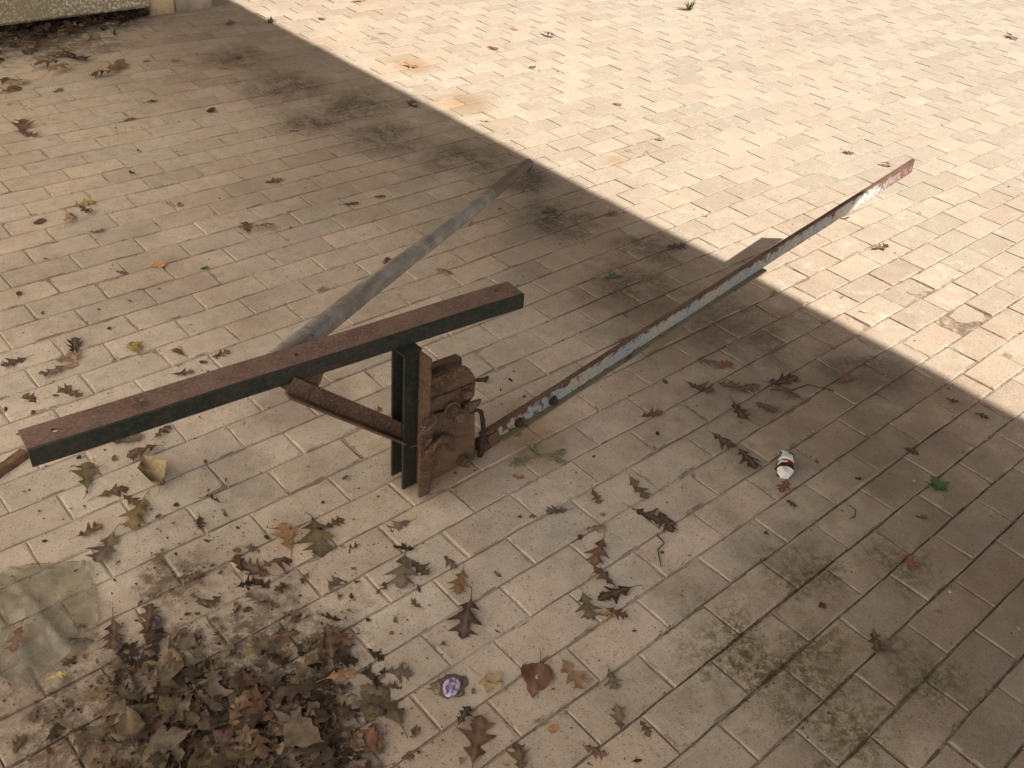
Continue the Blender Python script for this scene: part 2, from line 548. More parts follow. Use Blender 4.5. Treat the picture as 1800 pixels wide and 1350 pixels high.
# bed of joint sand: a sheet with a little relief
rng = random.Random(11)
X0, X1, Y0, Y1, NS = -4.0, 8.0, -3.5, 6.0, 0.05
nx, ny = int((X1 - X0) / NS), int((Y1 - Y0) / NS)
vv = []; ff = []
for j in range(ny + 1):
    for i in range(nx + 1):
        x, y = X0 + i * NS, Y0 + j * NS
        vv.append((x, y, -.0050 + .0030 * min(1, max(0, (x - .6) * 2)) + .0020 * noise.noise((x * 3.1, y * 3.1, 0)) + .0012 * noise.noise((x * 13, y * 13, 4))))
for j in range(ny):
    for i in range(nx):
        a = j * (nx + 1) + i
        ff.append((a, a + 1, a + nx + 2, a + nx + 1))
pavement = mesh_obj('pavement', vv, ff, MAT_JOINT)
tag(pavement, kind='structure')

# how the laid rows wander from a perfect grid (metres), fitted over the yard
WARP = [[-0.00803, -0.00679], [-0.00671, 0.00236], [-0.026, 0.00169], [-0.04031, -0.01034], [-0.03491, -0.01768], [-0.05237, -0.05138], [-0.02633, -0.04415], [-0.00573, -0.00479], [0.00234, -0.0098], [0.02485, 0.00505]]


def warp(x, y):
    cx = min(max(x, -1.6), 6.0); cy = min(max(y, -1.7), 3.8)
    a, b = (cx - 1) / 2.5, (cy - 1) / 2.5
    dx = dy = 0.0; k = 0
    for i in range(4):
        for j in range(4 - i):
            t = a ** i * b ** j
            dx += WARP[k][0] * t; dy += WARP[k][1] * t; k += 1
    dx += .003 * noise.noise((x * 2.3, y * 2.3, 3)); dy += .004 * noise.noise((x * 2.1, y * 2.1, 9))
    return x + dx, y + dy


def paver_shape(rng, L=.1974, W=.0967, H=.05, detail=True):
    """one concrete paver: worn arrises, slightly chipped outline; top at z = 0"""
    hx, hy = L / 2, W / 2
    per = []
    nl = 4 if detail else 2
    for i in range(nl): per.append((-hx + L * i / nl, -hy))
    per.append((hx, -hy))
    if detail: per.append((hx, 0))
    for i in range(nl): per.append((hx - L * i / nl, hy))
    per.append((-hx, hy))
    if detail: per.append((-hx, 0))
    verts = []; n = len(per)
    outer = []; inner = []
    for (x, y) in per:
        cx = x - (rng.uniform(-.0004, .0022)) * (1 if x > 0 else -1) * (abs(x) > hx * .9)
        cy = y - (rng.uniform(-.0004, .0022)) * (1 if y > 0 else -1) * (abs(y) > hy * .9)
        outer.append((cx, cy))
        b = rng.uniform(.0013, .0026) + (rng.random() < .22) * rng.uniform(.001, .0045)
        if rng.random() < .07: b += rng.uniform(.003, .007)
        ix = cx - math.copysign(b, x) if abs(x) > hx * .9 else cx
        iy = cy - math.copysign(b, y) if abs(y) > hy * .9 else cy
        inner.append((ix, iy))
    for x, y in inner: verts.append((x, y, rng.uniform(-.0004, .0002)))
    dz = 1.0 if detail else .45
    for x, y in outer: verts.append((x, y, -rng.uniform(.0016, .0028) * dz))
    for x, y in outer: verts.append((x, y, -.03))
    faces = [tuple(range(n))]
    for i in range(n):
        j = (i + 1) % n
        faces.append((i, n + i, n + j, j))
        faces.append((n + i, 2 * n + i, 2 * n + j, n + j))
    return verts, faces


rngp = random.Random(5)
P_VARIANTS = []
for k in range(14):
    v, f = paver_shape(rngp)
    me = bpy.data.meshes.new('paver')
    me.from_pydata(v, [], f); me.materials.append(MAT_PAVER); me.update()
    ra = me.attributes.new('rim', 'FLOAT', 'FACE')
    ra.data.foreach_set('value', [1.0 if (i % 2 == 1) else 0.0 for i in range(len(f))])
    P_VARIANTS.append(me)
cells = []
for row in range(-48, 30):
    for u in range(-32, 74):
        if (u - row) % 2: continue
        x, y = .1 * (u + 1), -.1 * (row + .5)
        # trapezoid seen by the camera, with a margin of about a metre
        d = Vector((x, y, 0)) - CAM
        z = d.dot(CF)
        if z < .9: continue
        px, py, z = project((x, y, 0))
        inside = -60 < px < 1860 and -40 < py < 1420
        if not (-900 < px < 2700 and -160 < py < 2000): continue
        if y > 3.42 and x < .88: continue
        if y > 5.6 or x > 7.6: continue
        cells.append((0 if inside else 1, z, x, y))
cells.sort()
n_single = 0
stuff_v, stuff_f, stuff_t, stuff_r = [], [], [], []
P_LOW = [paver_shape(rngp, detail=False) for _ in range(8)]
for out, z, x, y in cells:
    wx, wy = warp(x, y)
    ax, ay = warp(x + .1, y); bx, by = warp(x - .1, y)
    ang = math.atan2(ay - by, ax - bx) + rngp.gauss(0, .0045)
    lift = rngp.gauss(0, .0009 if n_single < 300 and not out else .0004)
    if y > 1.96 and y < 2.06: wy += .004
    tk = 1.0 if n_single < 300 and not out else .4
    tilt = (rngp.gauss(0, .005) * tk, rngp.gauss(0, .003) * tk)
    sx = math.hypot(ax - bx, ay - by) / .2
    cx2, cy2 = warp(x, y + .05); cx1, cy1 = warp(x, y - .05)
    sy = math.hypot(cx2 - cx1, cy2 - cy1) / .1
    M = Matrix.Translation((wx, wy, lift)) @ Matrix.Rotation(ang, 4, 'Z') @ Matrix.Rotation(tilt[0], 4, 'X') @ Matrix.Rotation(tilt[1], 4, 'Y') @ Matrix.Diagonal((sx, sy, 1, 1))
    if n_single < 300 and not out:
        o = bpy.data.objects.new('paver', P_VARIANTS[rngp.randrange(len(P_VARIANTS))])
        if rngp.random() < .5: M = M @ Matrix.Rotation(math.pi, 4, 'Z')
        link(o, pavement); o.matrix_world = M
        n_single += 1
    else:
        v, f = rngp.choice(P_LOW)
        b = len(stuff_v); t = rngp.random()
        stuff_v += [tuple(M @ Vector(q)) for q in v]
        stuff_f += [tuple(i + b for i in q) for q in f]
        stuff_t += [t] * len(f)
        stuff_r += [1.0 if (i % 2 == 1) else 0.0 for i in range(len(f))]
far = mesh_obj('paving', stuff_v, stuff_f, MAT_PAVER, pavement)
at = far.data.attributes.new('tint', 'FLOAT', 'FACE')
at.data.foreach_set('value', stuff_t)
at = far.data.attributes.new('rim', 'FLOAT', 'FACE')
at.data.foreach_set('value', stuff_r)
far['kind'] = 'stuff'

# ---------------------------------------------------------------- building at the top left, slab and pillar
house = empty('building', (.7, 3.3, 0))
tag(house, 'pale yellow building corner with a square pillar and low plinth at the top left', 'building')


def child_box(name, lo, hi, mat, parent, bevel=.006):
    bm = bmesh.new()
    c = Vector([(a + b) / 2 for a, b in zip(lo, hi)]); s = [b - a for a, b in zip(lo, hi)]
    add_box(bm, c, s, bevel=bevel)
    o = bm_obj(name, bm, mat, None)
    if parent is not None:
        o.parent = parent
        o.matrix_parent_inverse = Matrix.Translation(-parent.location)
    return o


child_box('pillar', (.545, 3.252, -.02), (.676, 3.42, 3.0), MAT_YELLOW, house)
child_box('plinth', (.679, 3.262, -.02), (.893, 3.60, .075), MAT_PLINTH, house, .01)
child_box('wall', (.684, 3.285, .077), (.875, 3.60, 3.0), MAT_PALE, house)
child_box('upper_wall', (-5.0, 3.60, -.02), (.870, 9.0, 4.2), MAT_YELLOW, house)

slab = empty('concrete_bench', (-.9, 3.4, 0))
tag(slab, 'low exposed-aggregate concrete slab bench in the top left corner with dead leaves under it', 'bench')
bm = bmesh.new()
sv = [(-2.6, 3.205, .062), (.535, 3.205, .062), (.535, 3.205, .30), (-2.6, 3.205, .30)]
add_box(bm, (-1.0325, 3.39, .19), (3.135, .37, .27), bevel=.012)
o = bm_obj('seat_slab', bm, MAT_PEBBLE, None); o.parent = slab; o.matrix_parent_inverse = Matrix.Translation(-slab.location)
for x in (-2.2, -.9, .30):
    child_box('foot', (x - .08, 3.36, -.02), (x + .08, 3.56, .065), MAT_PLINTH, slab)

# ---------------------------------------------------------------- what throws the big shadow: an unseen flat roof, sized to tune the shade
can = empty('shade_canopy', (4.0, -1.0, 0))
tag(can, 'unseen flat roof on posts, added and sized to shade half the yard', 'shade_canopy')
ZC = 2.08
XE = 1.045 + ZC * math.cos(SUN_AZ) / math.tan(SUN_EL)
child_box('shade_slab', (-.08, -9.0, ZC), (XE, 6.5, ZC + .2), MAT_SHADE_CANOPY, can)
for x, y in ((.2, -8.6), (XE - .4, -8.6), (.95, 6.1), (XE - .4, 6.1)):
    child_box('post', (x - .09, y - .09, -.05), (x + .09, y + .09, ZC - .002), MAT_SHADE_CANOPY, can)
# unseen sunlit wall, added to bounce light into the shaded left
front = empty('bounce_wall', (-2.6, 0, 0))
tag(front, 'unseen white wall added on the left to bounce sunlight into the shade', 'bounce_wall')
child_box('wall', (-2.9, -6.0, -.05), (-2.35, 3.55, 2.7), MAT_BOUNCE_WHITE, front)

# ---------------------------------------------------------------- the rusty steel frame
frame = empty('steel_frame', (-.467, -.345, 0))
tag(frame, 'rusty welded steel frame with green-edged top rail, post, tube leg and long flaking arm', 'steel frame')


def part(o, parent=frame):
    o.parent = parent
    if parent is frame:
        o.matrix_parent_inverse = Matrix.Translation(-frame.location)
    return o


# top rail: angle iron, flat leg up, narrow leg to the front
H = .412
A_n, B_n = Vector((-1.2055, -.248, H)), Vector((-.159, -.3385, H))
ax_ = (B_n - A_n).normalized()
bk = Vector((0, 0, 1)).cross(ax_).normalized()
bm = bmesh.new()
sweep_profile(bm, [(.0015, 0), (.060, 0), (.060, -.006), (.0015, -.006)], A_n, B_n, bk, (0, 0, 1), 40, .0022, 1)
top_leg = bm_obj('top_rail', bm, MAT_RAIL_TOP)
# bolt holes drilled through the rail
cut_bm = bmesh.new()
for t, s in ((.05, .030), (.487, .030), (.955, .036)):
    c = A_n.lerp(B_n, t) + bk * s
    add_tube(cut_bm, [c + Vector((0, 0, .03)), c - Vector((0, 0, .03))], .0062, 12)
cutter = bm_obj('hole_cutter', cut_bm, None)
md = top_leg.modifiers.new('holes', 'BOOLEAN'); md.object = cutter; md.operation = 'DIFFERENCE'; md.solver = 'EXACT'
dg = bpy.context.evaluated_depsgraph_get()
new_me = bpy.data.meshes.new_from_object(top_leg.evaluated_get(dg))
top_leg.modifiers.clear()
top_leg.data = new_me
bpy.data.objects.remove(cutter, do_unlink=True)
part(top_leg)
bm = bmesh.new()
sweep_profile(bm, [(-.0045, .0), (.0012, -.0006), (.0012, -.0365), (-.0045, -.037)], A_n, B_n, bk, (0, 0, 1), 40, .0022, 1)
o = part(bm_obj('rail_flange', bm, MAT_GREEN)); o['label'] = 'dark green narrow front edge of the top rail'

# post: two channels back to back
post = bpy.data.objects.new('post', None); link(post); part(post)
def post_part(name, lo, hi, mat, bevel=.0012):
    bm = bmesh.new()
    c = Vector([(a + b) / 2 for a, b in zip(lo, hi)]); s = [b - a for a, b in zip(lo, hi)]
    add_box(bm, c, s, bevel=bevel)
    o = bm_obj(name, bm, mat); o.parent = post
    return o
ZB = H - .0375
post_part('web', (-.455, -.3845, .002), (-.449, -.292, ZB - .001), MAT_RUST)
o = post_part('flange', (-.489, -.2985, .004), (-.4555, -.2925, ZB - .001), MAT_GREEN)
o = post_part('flange', (-.4935, -.3475, .0), (-.4558, -.3405, ZB - .001), MAT_GREEN); o['label'] = 'dark green post flange'
o = post_part('flange', (-.4800, -.392, -.001), (-.449, -.385, .222), MAT_RUST); o['label'] = 'rust-brown front post flange'
o = post_part('end_plate', (-.497, -.347, ZB - .0005), (-.447, -.290, ZB + .004), MAT_GREEN)

# slanting brace: angle iron from the underside of the rail down to the post
br = bpy.data.objects.new('brace', None); link(br); part(br)
BA, BB = Vector((-.745, -.300, .366)), Vector((-.485, -.331, .140))
bd = (BB - BA).normalized()
bs = Vector((-.05, -1, 0)); bs = (bs - bd * bs.dot(bd)).normalized()
bu = bs.cross(bd).normalized()
if bu.z < 0: bu = -bu
bm = bmesh.new()
sweep_profile(bm, [(-.003, 0), (.003, 0), (.003, .034), (-.003, .034)], BA, BB, bs, bu, 12, .001, 5)
o = bm_obj('upright_leg', bm, MAT_BRACE); o.parent = br
bm = bmesh.new()
sweep_profile(bm, [(-.003, -.006), (.022, -.006), (.022, -.001), (-.003, -.001)], BA, BB, bs, bu, 12, .001, 5)
o = bm_obj('flat_leg', bm, MAT_RUST); o.parent = br
bm = bmesh.new()
gx = BA + Vector((.012, .004, 0))
add_prism(bm, [gx + Vector((-.02, 0, .010)), gx + Vector((.075, -.004, .010)), gx + Vector((.066, -.004, -.012)), gx + Vector((.045, -.003, -.036)), gx + Vector((.02, -.002, -.030))], (0, .005, 0))
o = bm_obj('gusset', bm, MAT_RUST_PLATE); o.parent = br

# clamp plates on the right of the post
cl = bpy.data.objects.new('clamp', None); link(cl); part(cl)
def clamp_prism(name, pts, y0, th, mat, bev=.0012):
    bm = bmesh.new()
    add_prism(bm, [Vector((x, y0, z)) for x, z in pts], (0, th, 0))
    bmesh.ops.bevel(bm, geom=[e for e in bm.edges], offset=bev, segments=1, affect='EDGES')
    o = bm_obj(name, bm, mat); o.parent = cl
    return o
P1 = [(-.447, .004), (-.292, .004), (-.296, .02), (-.303, .166), (-.309, .176), (-.36, .187), (-.447, .205)]
clamp_prism('front_plate', P1, -.364, .007, MAT_RUST_PLATE)
clamp_prism('side_plate', [(-.306, .010), (-.299, .010), (-.305, .165), (-.312, .165)], -.3565, .075, MAT_RUST)
P2 = [(-.446, .20), (-.446, .292), (-.338, .286), (-.318, .276), (-.298, .244), (-.296, .192), (-.314, .174), (-.345, .185)]
clamp_prism('top_plate', P2, -.352, .014, MAT_RUST_PLATE)
P3 = [(-.446, .01), (-.446, .262), (-.290, .254), (-.281, .246), (-.281, .01)]
clamp_prism('back_plate', P3, -.283, .006, MAT_RUST_PLATE)
clamp_prism('back_rail', [(-.42, .262), (-.42, .268), (-.290, .260), (-.290, .254)], -.292, .022, MAT_RUST)
clamp_prism('ledge', [(-.446, .236), (-.446, .241), (-.300, .232), (-.300, .227)], -.358, .007, MAT_RUST)
clamp_prism('spacer', [(-.44, .03), (-.44, .20), (-.32, .19), (-.32, .03)], -.336, .05, MAT_RUST)


def bolt(name, c, axis, r_nut, h_nut, r_w, parent, r_stud=.0, stud=0.0, mat=MAT_RUST):
    axis = Vector(axis).normalized(); c = Vector(c)
    bm = bmesh.new()
    add_tube(bm, [c, c + axis * .003], r_w, 16)
    o = bm_obj('washer', bm, mat, None)
    bm = bmesh.new()
    add_tube(bm, [c + axis * .0032, c + axis * (.0028 + h_nut * .85), c + axis * (.003 + h_nut)], [r_nut, r_nut, r_nut * .88], 6)
    if stud:
        add_tube(bm, [c + axis * (.003 + h_nut * .9), c + axis * (.003 + h_nut + stud)], r_stud, 10)
    b = bm_obj(name, bm, mat, None)
    for q in (o, b):
        q.parent = parent
    return b


bolt('nut', (-.372, -.3645, .190), (-.15, -1, .1),   .0175, .022, .0225, cl, .011, .012)
bolt('knob', (-.330, -.3525, .215), (0, -1, .1), .012, .016, .014, cl)
bolt('bolt_head', (-.335, -.3645, .025), (0, -1, .05), .0145, .018, .0165, cl, .008, .006)
# small lug sticking out above the rod
clamp_prism('lug', [(-.350, .176), (-.335, .196), (-.300, .188), (-.291, .190), (-.296, .176), (-.322, .164)], -.3725, .008, MAT_RUST)
# curved horn of a latch on the front plate
bm = bmesh.new()
add_tube(bm, [(-.468, -.398, .133), (-.445, -.399, .150), (-.423, -.388, .146), (-.397, -.378, .128), (-.378, -.373, .102), (-.368, -.371, .078)], [.006, .009, .0105, .012, .011, .006], 8)
o = bm_obj('latch_horn', bm, MAT_RUST, None, True); o.parent = cl
# hooked rod hanging off the right side
bm = bmesh.new()
add_tube(bm, [(-.318, -.362, .158), (-.302, -.366, .160), (-.288, -.368, .150), (-.281, -.368, .125), (-.2745, -.367, .085), (-.272, -.366, .058), (-.274, -.366, .030), (-.279, -.366, .006)], [.0045, .005, .0055, .006, .006, .008, .0095, .006], 8)
o = bm_obj('hook_rod', bm, MAT_WIRE, None, True); o.parent = cl
bm = bmesh.new()
add_tube(bm, [(-.276, -.362, .100), (-.268, -.362, .086), (-.251, -.362, .030)], [.003, .0028, .002], 6)
o = bm_obj('pin', bm, MAT_WIRE, None, True); o.parent = cl
# bent strip of metal at the upper right corner
bm = bmesh.new()
add_tube(bm, [(-.300, -.352, .236), (-.290, -.354, .233), (-.272, -.356, .228), (-.262, -.356, .232)], [.003, .0055, .006, .003], 6)
o = bm_obj('bent_tab', bm, MAT_WIRE, None); o.parent = cl

# long arm rising to the right
arm = bpy.data.objects.new('arm', None); link(arm); part(arm)
AA, AB = Vector((-.262, -.348, .028)), Vector((1.642, -.326, .295))
ad = (AB - AA).normalized()
as_ = Vector((0, 0, 1)).cross(ad).normalized()      # towards +y, away from the camera
au = ad.cross(as_).normalized()
if au.z < 0: au = -au
def arm_part(name, prof, A, B, mat, cuts=60):
    bm = bmesh.new()
    sweep_profile(bm, prof, A, B, as_, au, cuts, .003, 21)
    o = bm_obj(name, bm, mat); o.parent = arm
    return o
web = arm_part('web', [(-.003, -.018), (-.003, .004), (-.003, .0255), (.003, .0255), (.003, -.018)], AA, AB, MAT_ARM, 90)
ed = web.data.attributes.new('edge', 'FLOAT', 'POINT')
for q, v_ in zip(ed.data, web.data.vertices):
    q.value = ((v_.co - AA).dot(au) + .018) / .0435
arm_part('top_flange', [(-.0036, .0260), (.008, .0260), (.008, .0298), (-.0036, .0298)], AA, AB, MAT_ARM_EDGE, 90)
arm_part('lower_lip', [(-.017, -.0235), (.004, -.0235), (.004, -.0185), (-.017, -.0185)], AA.lerp(AB, .03), AA.lerp(AB, .575), MAT_ARM_LIP)
bm = bmesh.new()
c0 = AA + ad * .02 - as_ * .0045
add_prism(bm, [c0 - au * .026 - ad * .03, c0 - au * .026 + ad * .035, c0 + au * .014 + ad * .030, c0 + au * .018 - ad * .03], -as_ * .005)
o = bm_obj('end_plate', bm, MAT_RUST); o.parent = arm
for d_ in (.118, .235):
    c1 = AA + ad * d_ - as_ * .0032 - au * .004
    bolt('bolt_head', c1, -as_, .011, .010, .0135, arm, mat=MAT_WIRE)
# tie bar joining arm and clamp under the plates
part(child_box('tie_bar', (-.303, -.3415, .004), (-.225, -.335, .040), MAT_RUST, None, .001))

# tube leg running down behind the rail
T1 = Vector((.957, .836, .021)); T0 = T1 + (Vector((-.580, -.125, .340)) - T1) * 1.115
bm = bmesh.new()
pts, rad = [], []
for i in range(25):
    t = i / 24
    q = T0.lerp(T1, t) + Vector((0, 0, .004 * math.sin(t * 7)))
    pts.append(q); rad.append(.0265 * (1 - t) + .0195 * t + .0012 * noise.noise((t * 12, 0, 0)))
add_tube(bm, pts, rad, 20, cap=False)
add_tube(bm, list(reversed(pts)), [r * .86 for r in reversed(rad)], 20, cap=False)
tb = bm_obj('tube_leg', bm, MAT_TUBE, None, True)
part(tb)
bm = bmesh.new()
add_tube(bm, [T1 - (T1 - T0).normalized() * .012, T1 + (T1 - T0).normalized() * .004], .0215, 20, cap=True)
part(bm_obj('tube_collar', bm, MAT_TUBE, None, False))
bpy.context.view_layer.update()

# dry straw and web bits caught on the post
straw = empty('dry_straw', (-.46, -.40, .2))
tag(straw, 'pale dry straw and web strands caught round the rusty post', 'straw')
rs = random.Random(8)
for i in range(11):
    c = Vector((-.462 + rs.gauss(0, .016), -.402 + rs.gauss(0, .012), rs.choice([.235, .22, .13, .19, .05]) + rs.gauss(0, .022)))
    d = Vector((rs.gauss(0, 1), rs.gauss(0, .5), rs.gauss(0, .8))).normalized() * rs.uniform(.010, .035)
    k = Vector((rs.gauss(0, 1), rs.gauss(0, 1), rs.gauss(0, 1))) * .010
    bm = bmesh.new()
    add_tube(bm, [c - d, c - d * .4 + k * .8, c + d * .3 + k, c + d], [.0005, .0009, .0009, .0004], 4)
    o = bm_obj('strand', bm, MAT_STRAW); o.parent = straw; o.matrix_parent_inverse = Matrix.Translation(-straw.location)

# ---------------------------------------------------------------- leaves
COLS = dict(dk=(.050, .034, .024), br=(.105, .062, .038), rb=(.135, .068, .046), rb2=(.120, .052, .034), ol=(.120, .092, .052), ol2=(.19, .14, .06),
            tn=(.26, .17, .095), tn2=(.31, .24, .15), **{'or': (.40, .19, .09)}, or2=(.235, .125, .062), gr=(.055, .115, .035), gr2=(.075, .10, .05), gr3=(.16, .19, .09),
            yl=(.48, .38, .14), yl2=(.27, .20, .06), gb=(.125, .095, .070), pb=(.080, .045, .040), pk=(.42, .22, .13), pk2=(.56, .29, .14), pk3=(.50, .36, .27),
            rd=(.21, .07, .05), rd2=(.30, .055, .03))


def curl_pt(x, y, z0, c, rng_off):
    """bend a flat leaf point: fold along the midrib, curl along its length, ripple"""
    z = z0 + c['fold'] * abs(y) + c['bend'] * (x ** 2) + c['rip'] * noise.noise((x * 3.2 + rng_off, y * 3.2, rng_off * .7)) + c['tw'] * x * y
    return x, y, z


def oak_blade(rng, c, stalk=.32, st=None, sweep=.42):
    """pin-oak leaf of length 1 along +x centred at 0, deep pointed lobes; grid midrib - half - edge"""
    st = st or [(0, .015), (.08, .05), (.14, .10), (.20, .22), (.25, .15), (.30, .10), (.36, .09), (.42, .21), (.47, .36), (.51, .40), (.55, .21), (.60, .12), (.65, .11), (.70, .20), (.75, .31), (.79, .17), (.84, .10), (.90, .13), (.95, .07), (1.0, .01)]
    off = rng.uniform(0, 50)
    V = []; F = []; vein = []
    rows = []
    for s, w in st:
        row = [None] * 5
        for side in (-1, 1):
            ww = w * rng.uniform(.82, 1.12)
            if rng.random() < .12: ww *= rng.uniform(.25, .7)
            for k, fr in ((1, .45), (2, 1.0)):
                lat = ww * fr
                x = s - .5 + (sweep if w > .12 else sweep * .6) * lat * (1 if s < .85 else .3) + rng.uniform(-.008, .008)
                row[2 + side * k] = (x, side * lat)
        row[2] = (s - .5, 0)
        idx = []
        for j, (x, y) in enumerate(row):
            px, py, pz = curl_pt(x, y, 0, c, off)
            idx.append(len(V)); V.append([px, py, pz]); vein.append(1.0 if j == 2 else 0.0)
        rows.append(idx)
    for a, b in zip(rows[:-1], rows[1:]):
        for j in range(4):
            F.append((a[j], b[j], b[j + 1], a[j + 1]))
    # stalk
    if stalk:
        prev = None
        bend = rng.uniform(-.12, .12)
        for i in range(5):
            t = i / 4
            x = -.5 - stalk * t; y = bend * t * t
            z = curl_pt(-.5, 0, 0, c, off)[2] + .03 * t * rng.uniform(-.3, 1)
            r = .010
            idx = [len(V), len(V) + 1, len(V) + 2]
            V += [[x, y - r, z], [x, y + r, z], [x, y, z + r * 1.6]]; vein += [.6] * 3
            if prev:
                for k in range(3):
                    F.append((prev[k], prev[(k + 1) % 3], idx[(k + 1) % 3], idx[k]))
            prev = idx
    return V, F, vein


BROAD = [(0, .02), (.05, .20), (.10, .33), (.18, .40), (.30, .42), (.42, .39), (.55, .33), (.67, .25), (.78, .17), (.88, .09), (1.0, .008)]


def broad_blade(rng, c):
    V, F, ve = oak_blade(rng, c, rng.uniform(.25, .4), BROAD, .12)
    return V, F, ve


def polar_blade(rng, c, kind):
    off = rng.uniform(0, 50)
    n = {'broad': 26, 'maple': 60, 'round': 18, 'scrap': 8}[kind]
    out = []
    for i in range(n):
        a = 2 * math.pi * i / n
        if kind == 'broad':
            r = .5 * (1 - .22 * math.sin(a) ** 2) * (1 + .07 * math.cos(5 * a)) * rng.uniform(.95, 1.04)
            if abs(a - math.pi) < .25: r *= .82
        elif kind == 'maple':
            tri = abs(((a / (2 * math.pi) * 5) % 1.0) * 2 - 1)
            tri2 = abs(((a / (2 * math.pi) * 15) % 1.0) * 2 - 1)
            r = .19 + (.25 * tri ** 1.25 + .05 * tri2) * (.80 + .30 * math.cos(a)) + rng.uniform(-.015, .015)
            r *= 1.0
        elif kind == 'round':
            r = .5 * (1 - .36 * math.sin(a) ** 2)
        else:
            r = rng.uniform(.18, .5) * (1 - .35 * abs(math.sin(a)))
        out.append((r * math.cos(a), r * math.sin(a)))
    V = []; F = []; vein = []
    V.append(list(curl_pt(0, 0, 0, c, off))); vein.append(.8)
    rings = []
    for fr in (.4, .75, 1.0):
        idx = []
        for i, (x, y) in enumerate(out):
            idx.append(len(V)); V.append(list(curl_pt(x * fr, y * fr, 0, c, off)))
            vein.append(.7 if (kind == 'maple' and i % 8 == 4) else (.5 if abs(y) < .02 else 0))
        rings.append(idx)
    for i in range(n):
        j = (i + 1) % n
        F.append((0, rings[0][i], rings[0][j]))
        for a, b in zip(rings[:-1], rings[1:]):
            F.append((a[i], b[i], b[j], a[j]))
    if kind in ('broad', 'maple'):
        prev = None
        for i in range(5):
            t = i / 4
            x, y = -.42 - .38 * t, .08 * t * t
            z = curl_pt(-.42, 0, 0, c, off)[2] + .05 * t
            idx = [len(V), len(V) + 1, len(V) + 2]
            V += [[x, y - .011, z], [x, y + .011, z], [x, y, z + .018]]; vein += [0] * 3
            if prev:
                for k in range(3):
                    F.append((prev[k], prev[(k + 1) % 3], idx[(k + 1) % 3], idx[k]))
            prev = idx
    return V, F, vein


def roll(V, amt, axis_y):
    """roll a leaf about its long axis (crumple)"""
    out = []
    for x, y, z in V:
        if axis_y:
            a = y * amt
            rr = 1 / amt
            out.append([x, math.sin(a) * rr * .95, (1 - math.cos(a)) * rr + z])
        else:
            a = x * amt
            rr = 1 / amt
            out.append([math.sin(a) * rr, y, (1 - math.cos(a)) * rr + z])
    return out


rl = random.Random(21)
def proto(kind):
    if kind == 'oak':
        c = dict(fold=rl.uniform(-.10, .16), bend=rl.uniform(-.35, .28), rip=rl.uniform(.05, .12), tw=rl.uniform(-.2, .2))
        V, F, ve = oak_blade(rl, c, rl.uniform(.2, .4))
    elif kind == 'oakcurl':
        c = dict(fold=rl.uniform(.0, .2), bend=rl.uniform(-.2, .3), rip=rl.uniform(.10, .18), tw=rl.uniform(-.5, .5))
        V, F, ve = oak_blade(rl, c, rl.uniform(.2, .4))
        V = roll(V, rl.uniform(1.2, 3.4), True)
        V = roll(V, rl.uniform(.3, 1.1), False)
        if rl.random() < .6: V = [[x, -y, -z] for x, y, z in V]
    elif kind == 'maplecurl':
        c = dict(fold=.25, bend=.3, rip=.35, tw=.5)
        V, F, ve = broad_blade(rl, c)
        V = roll(V, 2.6, True)
    elif kind == 'scrap':
        c = dict(fold=.3, bend=.4, rip=.25, tw=.6)
        V, F, ve = polar_blade(rl, c, 'scrap')
    else:
        k = 'maple' if kind in ('maple', 'mapleg') else kind
        c = dict(fold=rl.uniform(.03, .2), bend=rl.uniform(.0, .25), rip=rl.uniform(.06, .12), tw=rl.uniform(-.2, .2))
        V, F, ve = broad_blade(rl, c) if k == 'broad' else polar_blade(rl, c, k)
    lo = sorted(v[2] for v in V)[max(0, len(V) // 60)]
    V = [(x, y, z - lo) for x, y, z in V]
    return V, F, ve


def leaf_mesh(V, F, ve):
    me = bpy.data.meshes.new('leaf_blade')
    me.from_pydata(V, [], F)
    me.materials.append(MAT_LEAF)
    me.polygons.foreach_set('use_smooth', [True] * len(me.polygons))
    a = me.attributes.new('vein', 'FLOAT', 'POINT'); a.data.foreach_set('value', ve)
    me.update()
    return me


PROTO = {}
for kind, cnt in (('oak', 30), ('oakcurl', 34), ('broad', 4), ('maple', 4), ('maplecurl', 2), ('round', 3), ('scrap', 8)):
    PROTO[kind] = [proto(kind) for _ in range(cnt)]
MESHES = {k: [leaf_mesh(*p) for p in v] for k, v in PROTO.items()}
KIND = {'oak': ('oak_leaf', 'oak'), 'oakcurl': ('curled_leaf', 'oakcurl'), 'broad': ('broad_leaf', 'broad'), 'maple': ('maple_leaf', 'maple'), 'mapleg': ('green_leaf', 'maple'),
        'maplecurl': ('crumpled_leaf', 'maplecurl'), 'round': ('round_leaf', 'round'), 'scrap': ('leaf_scrap', 'scrap')}

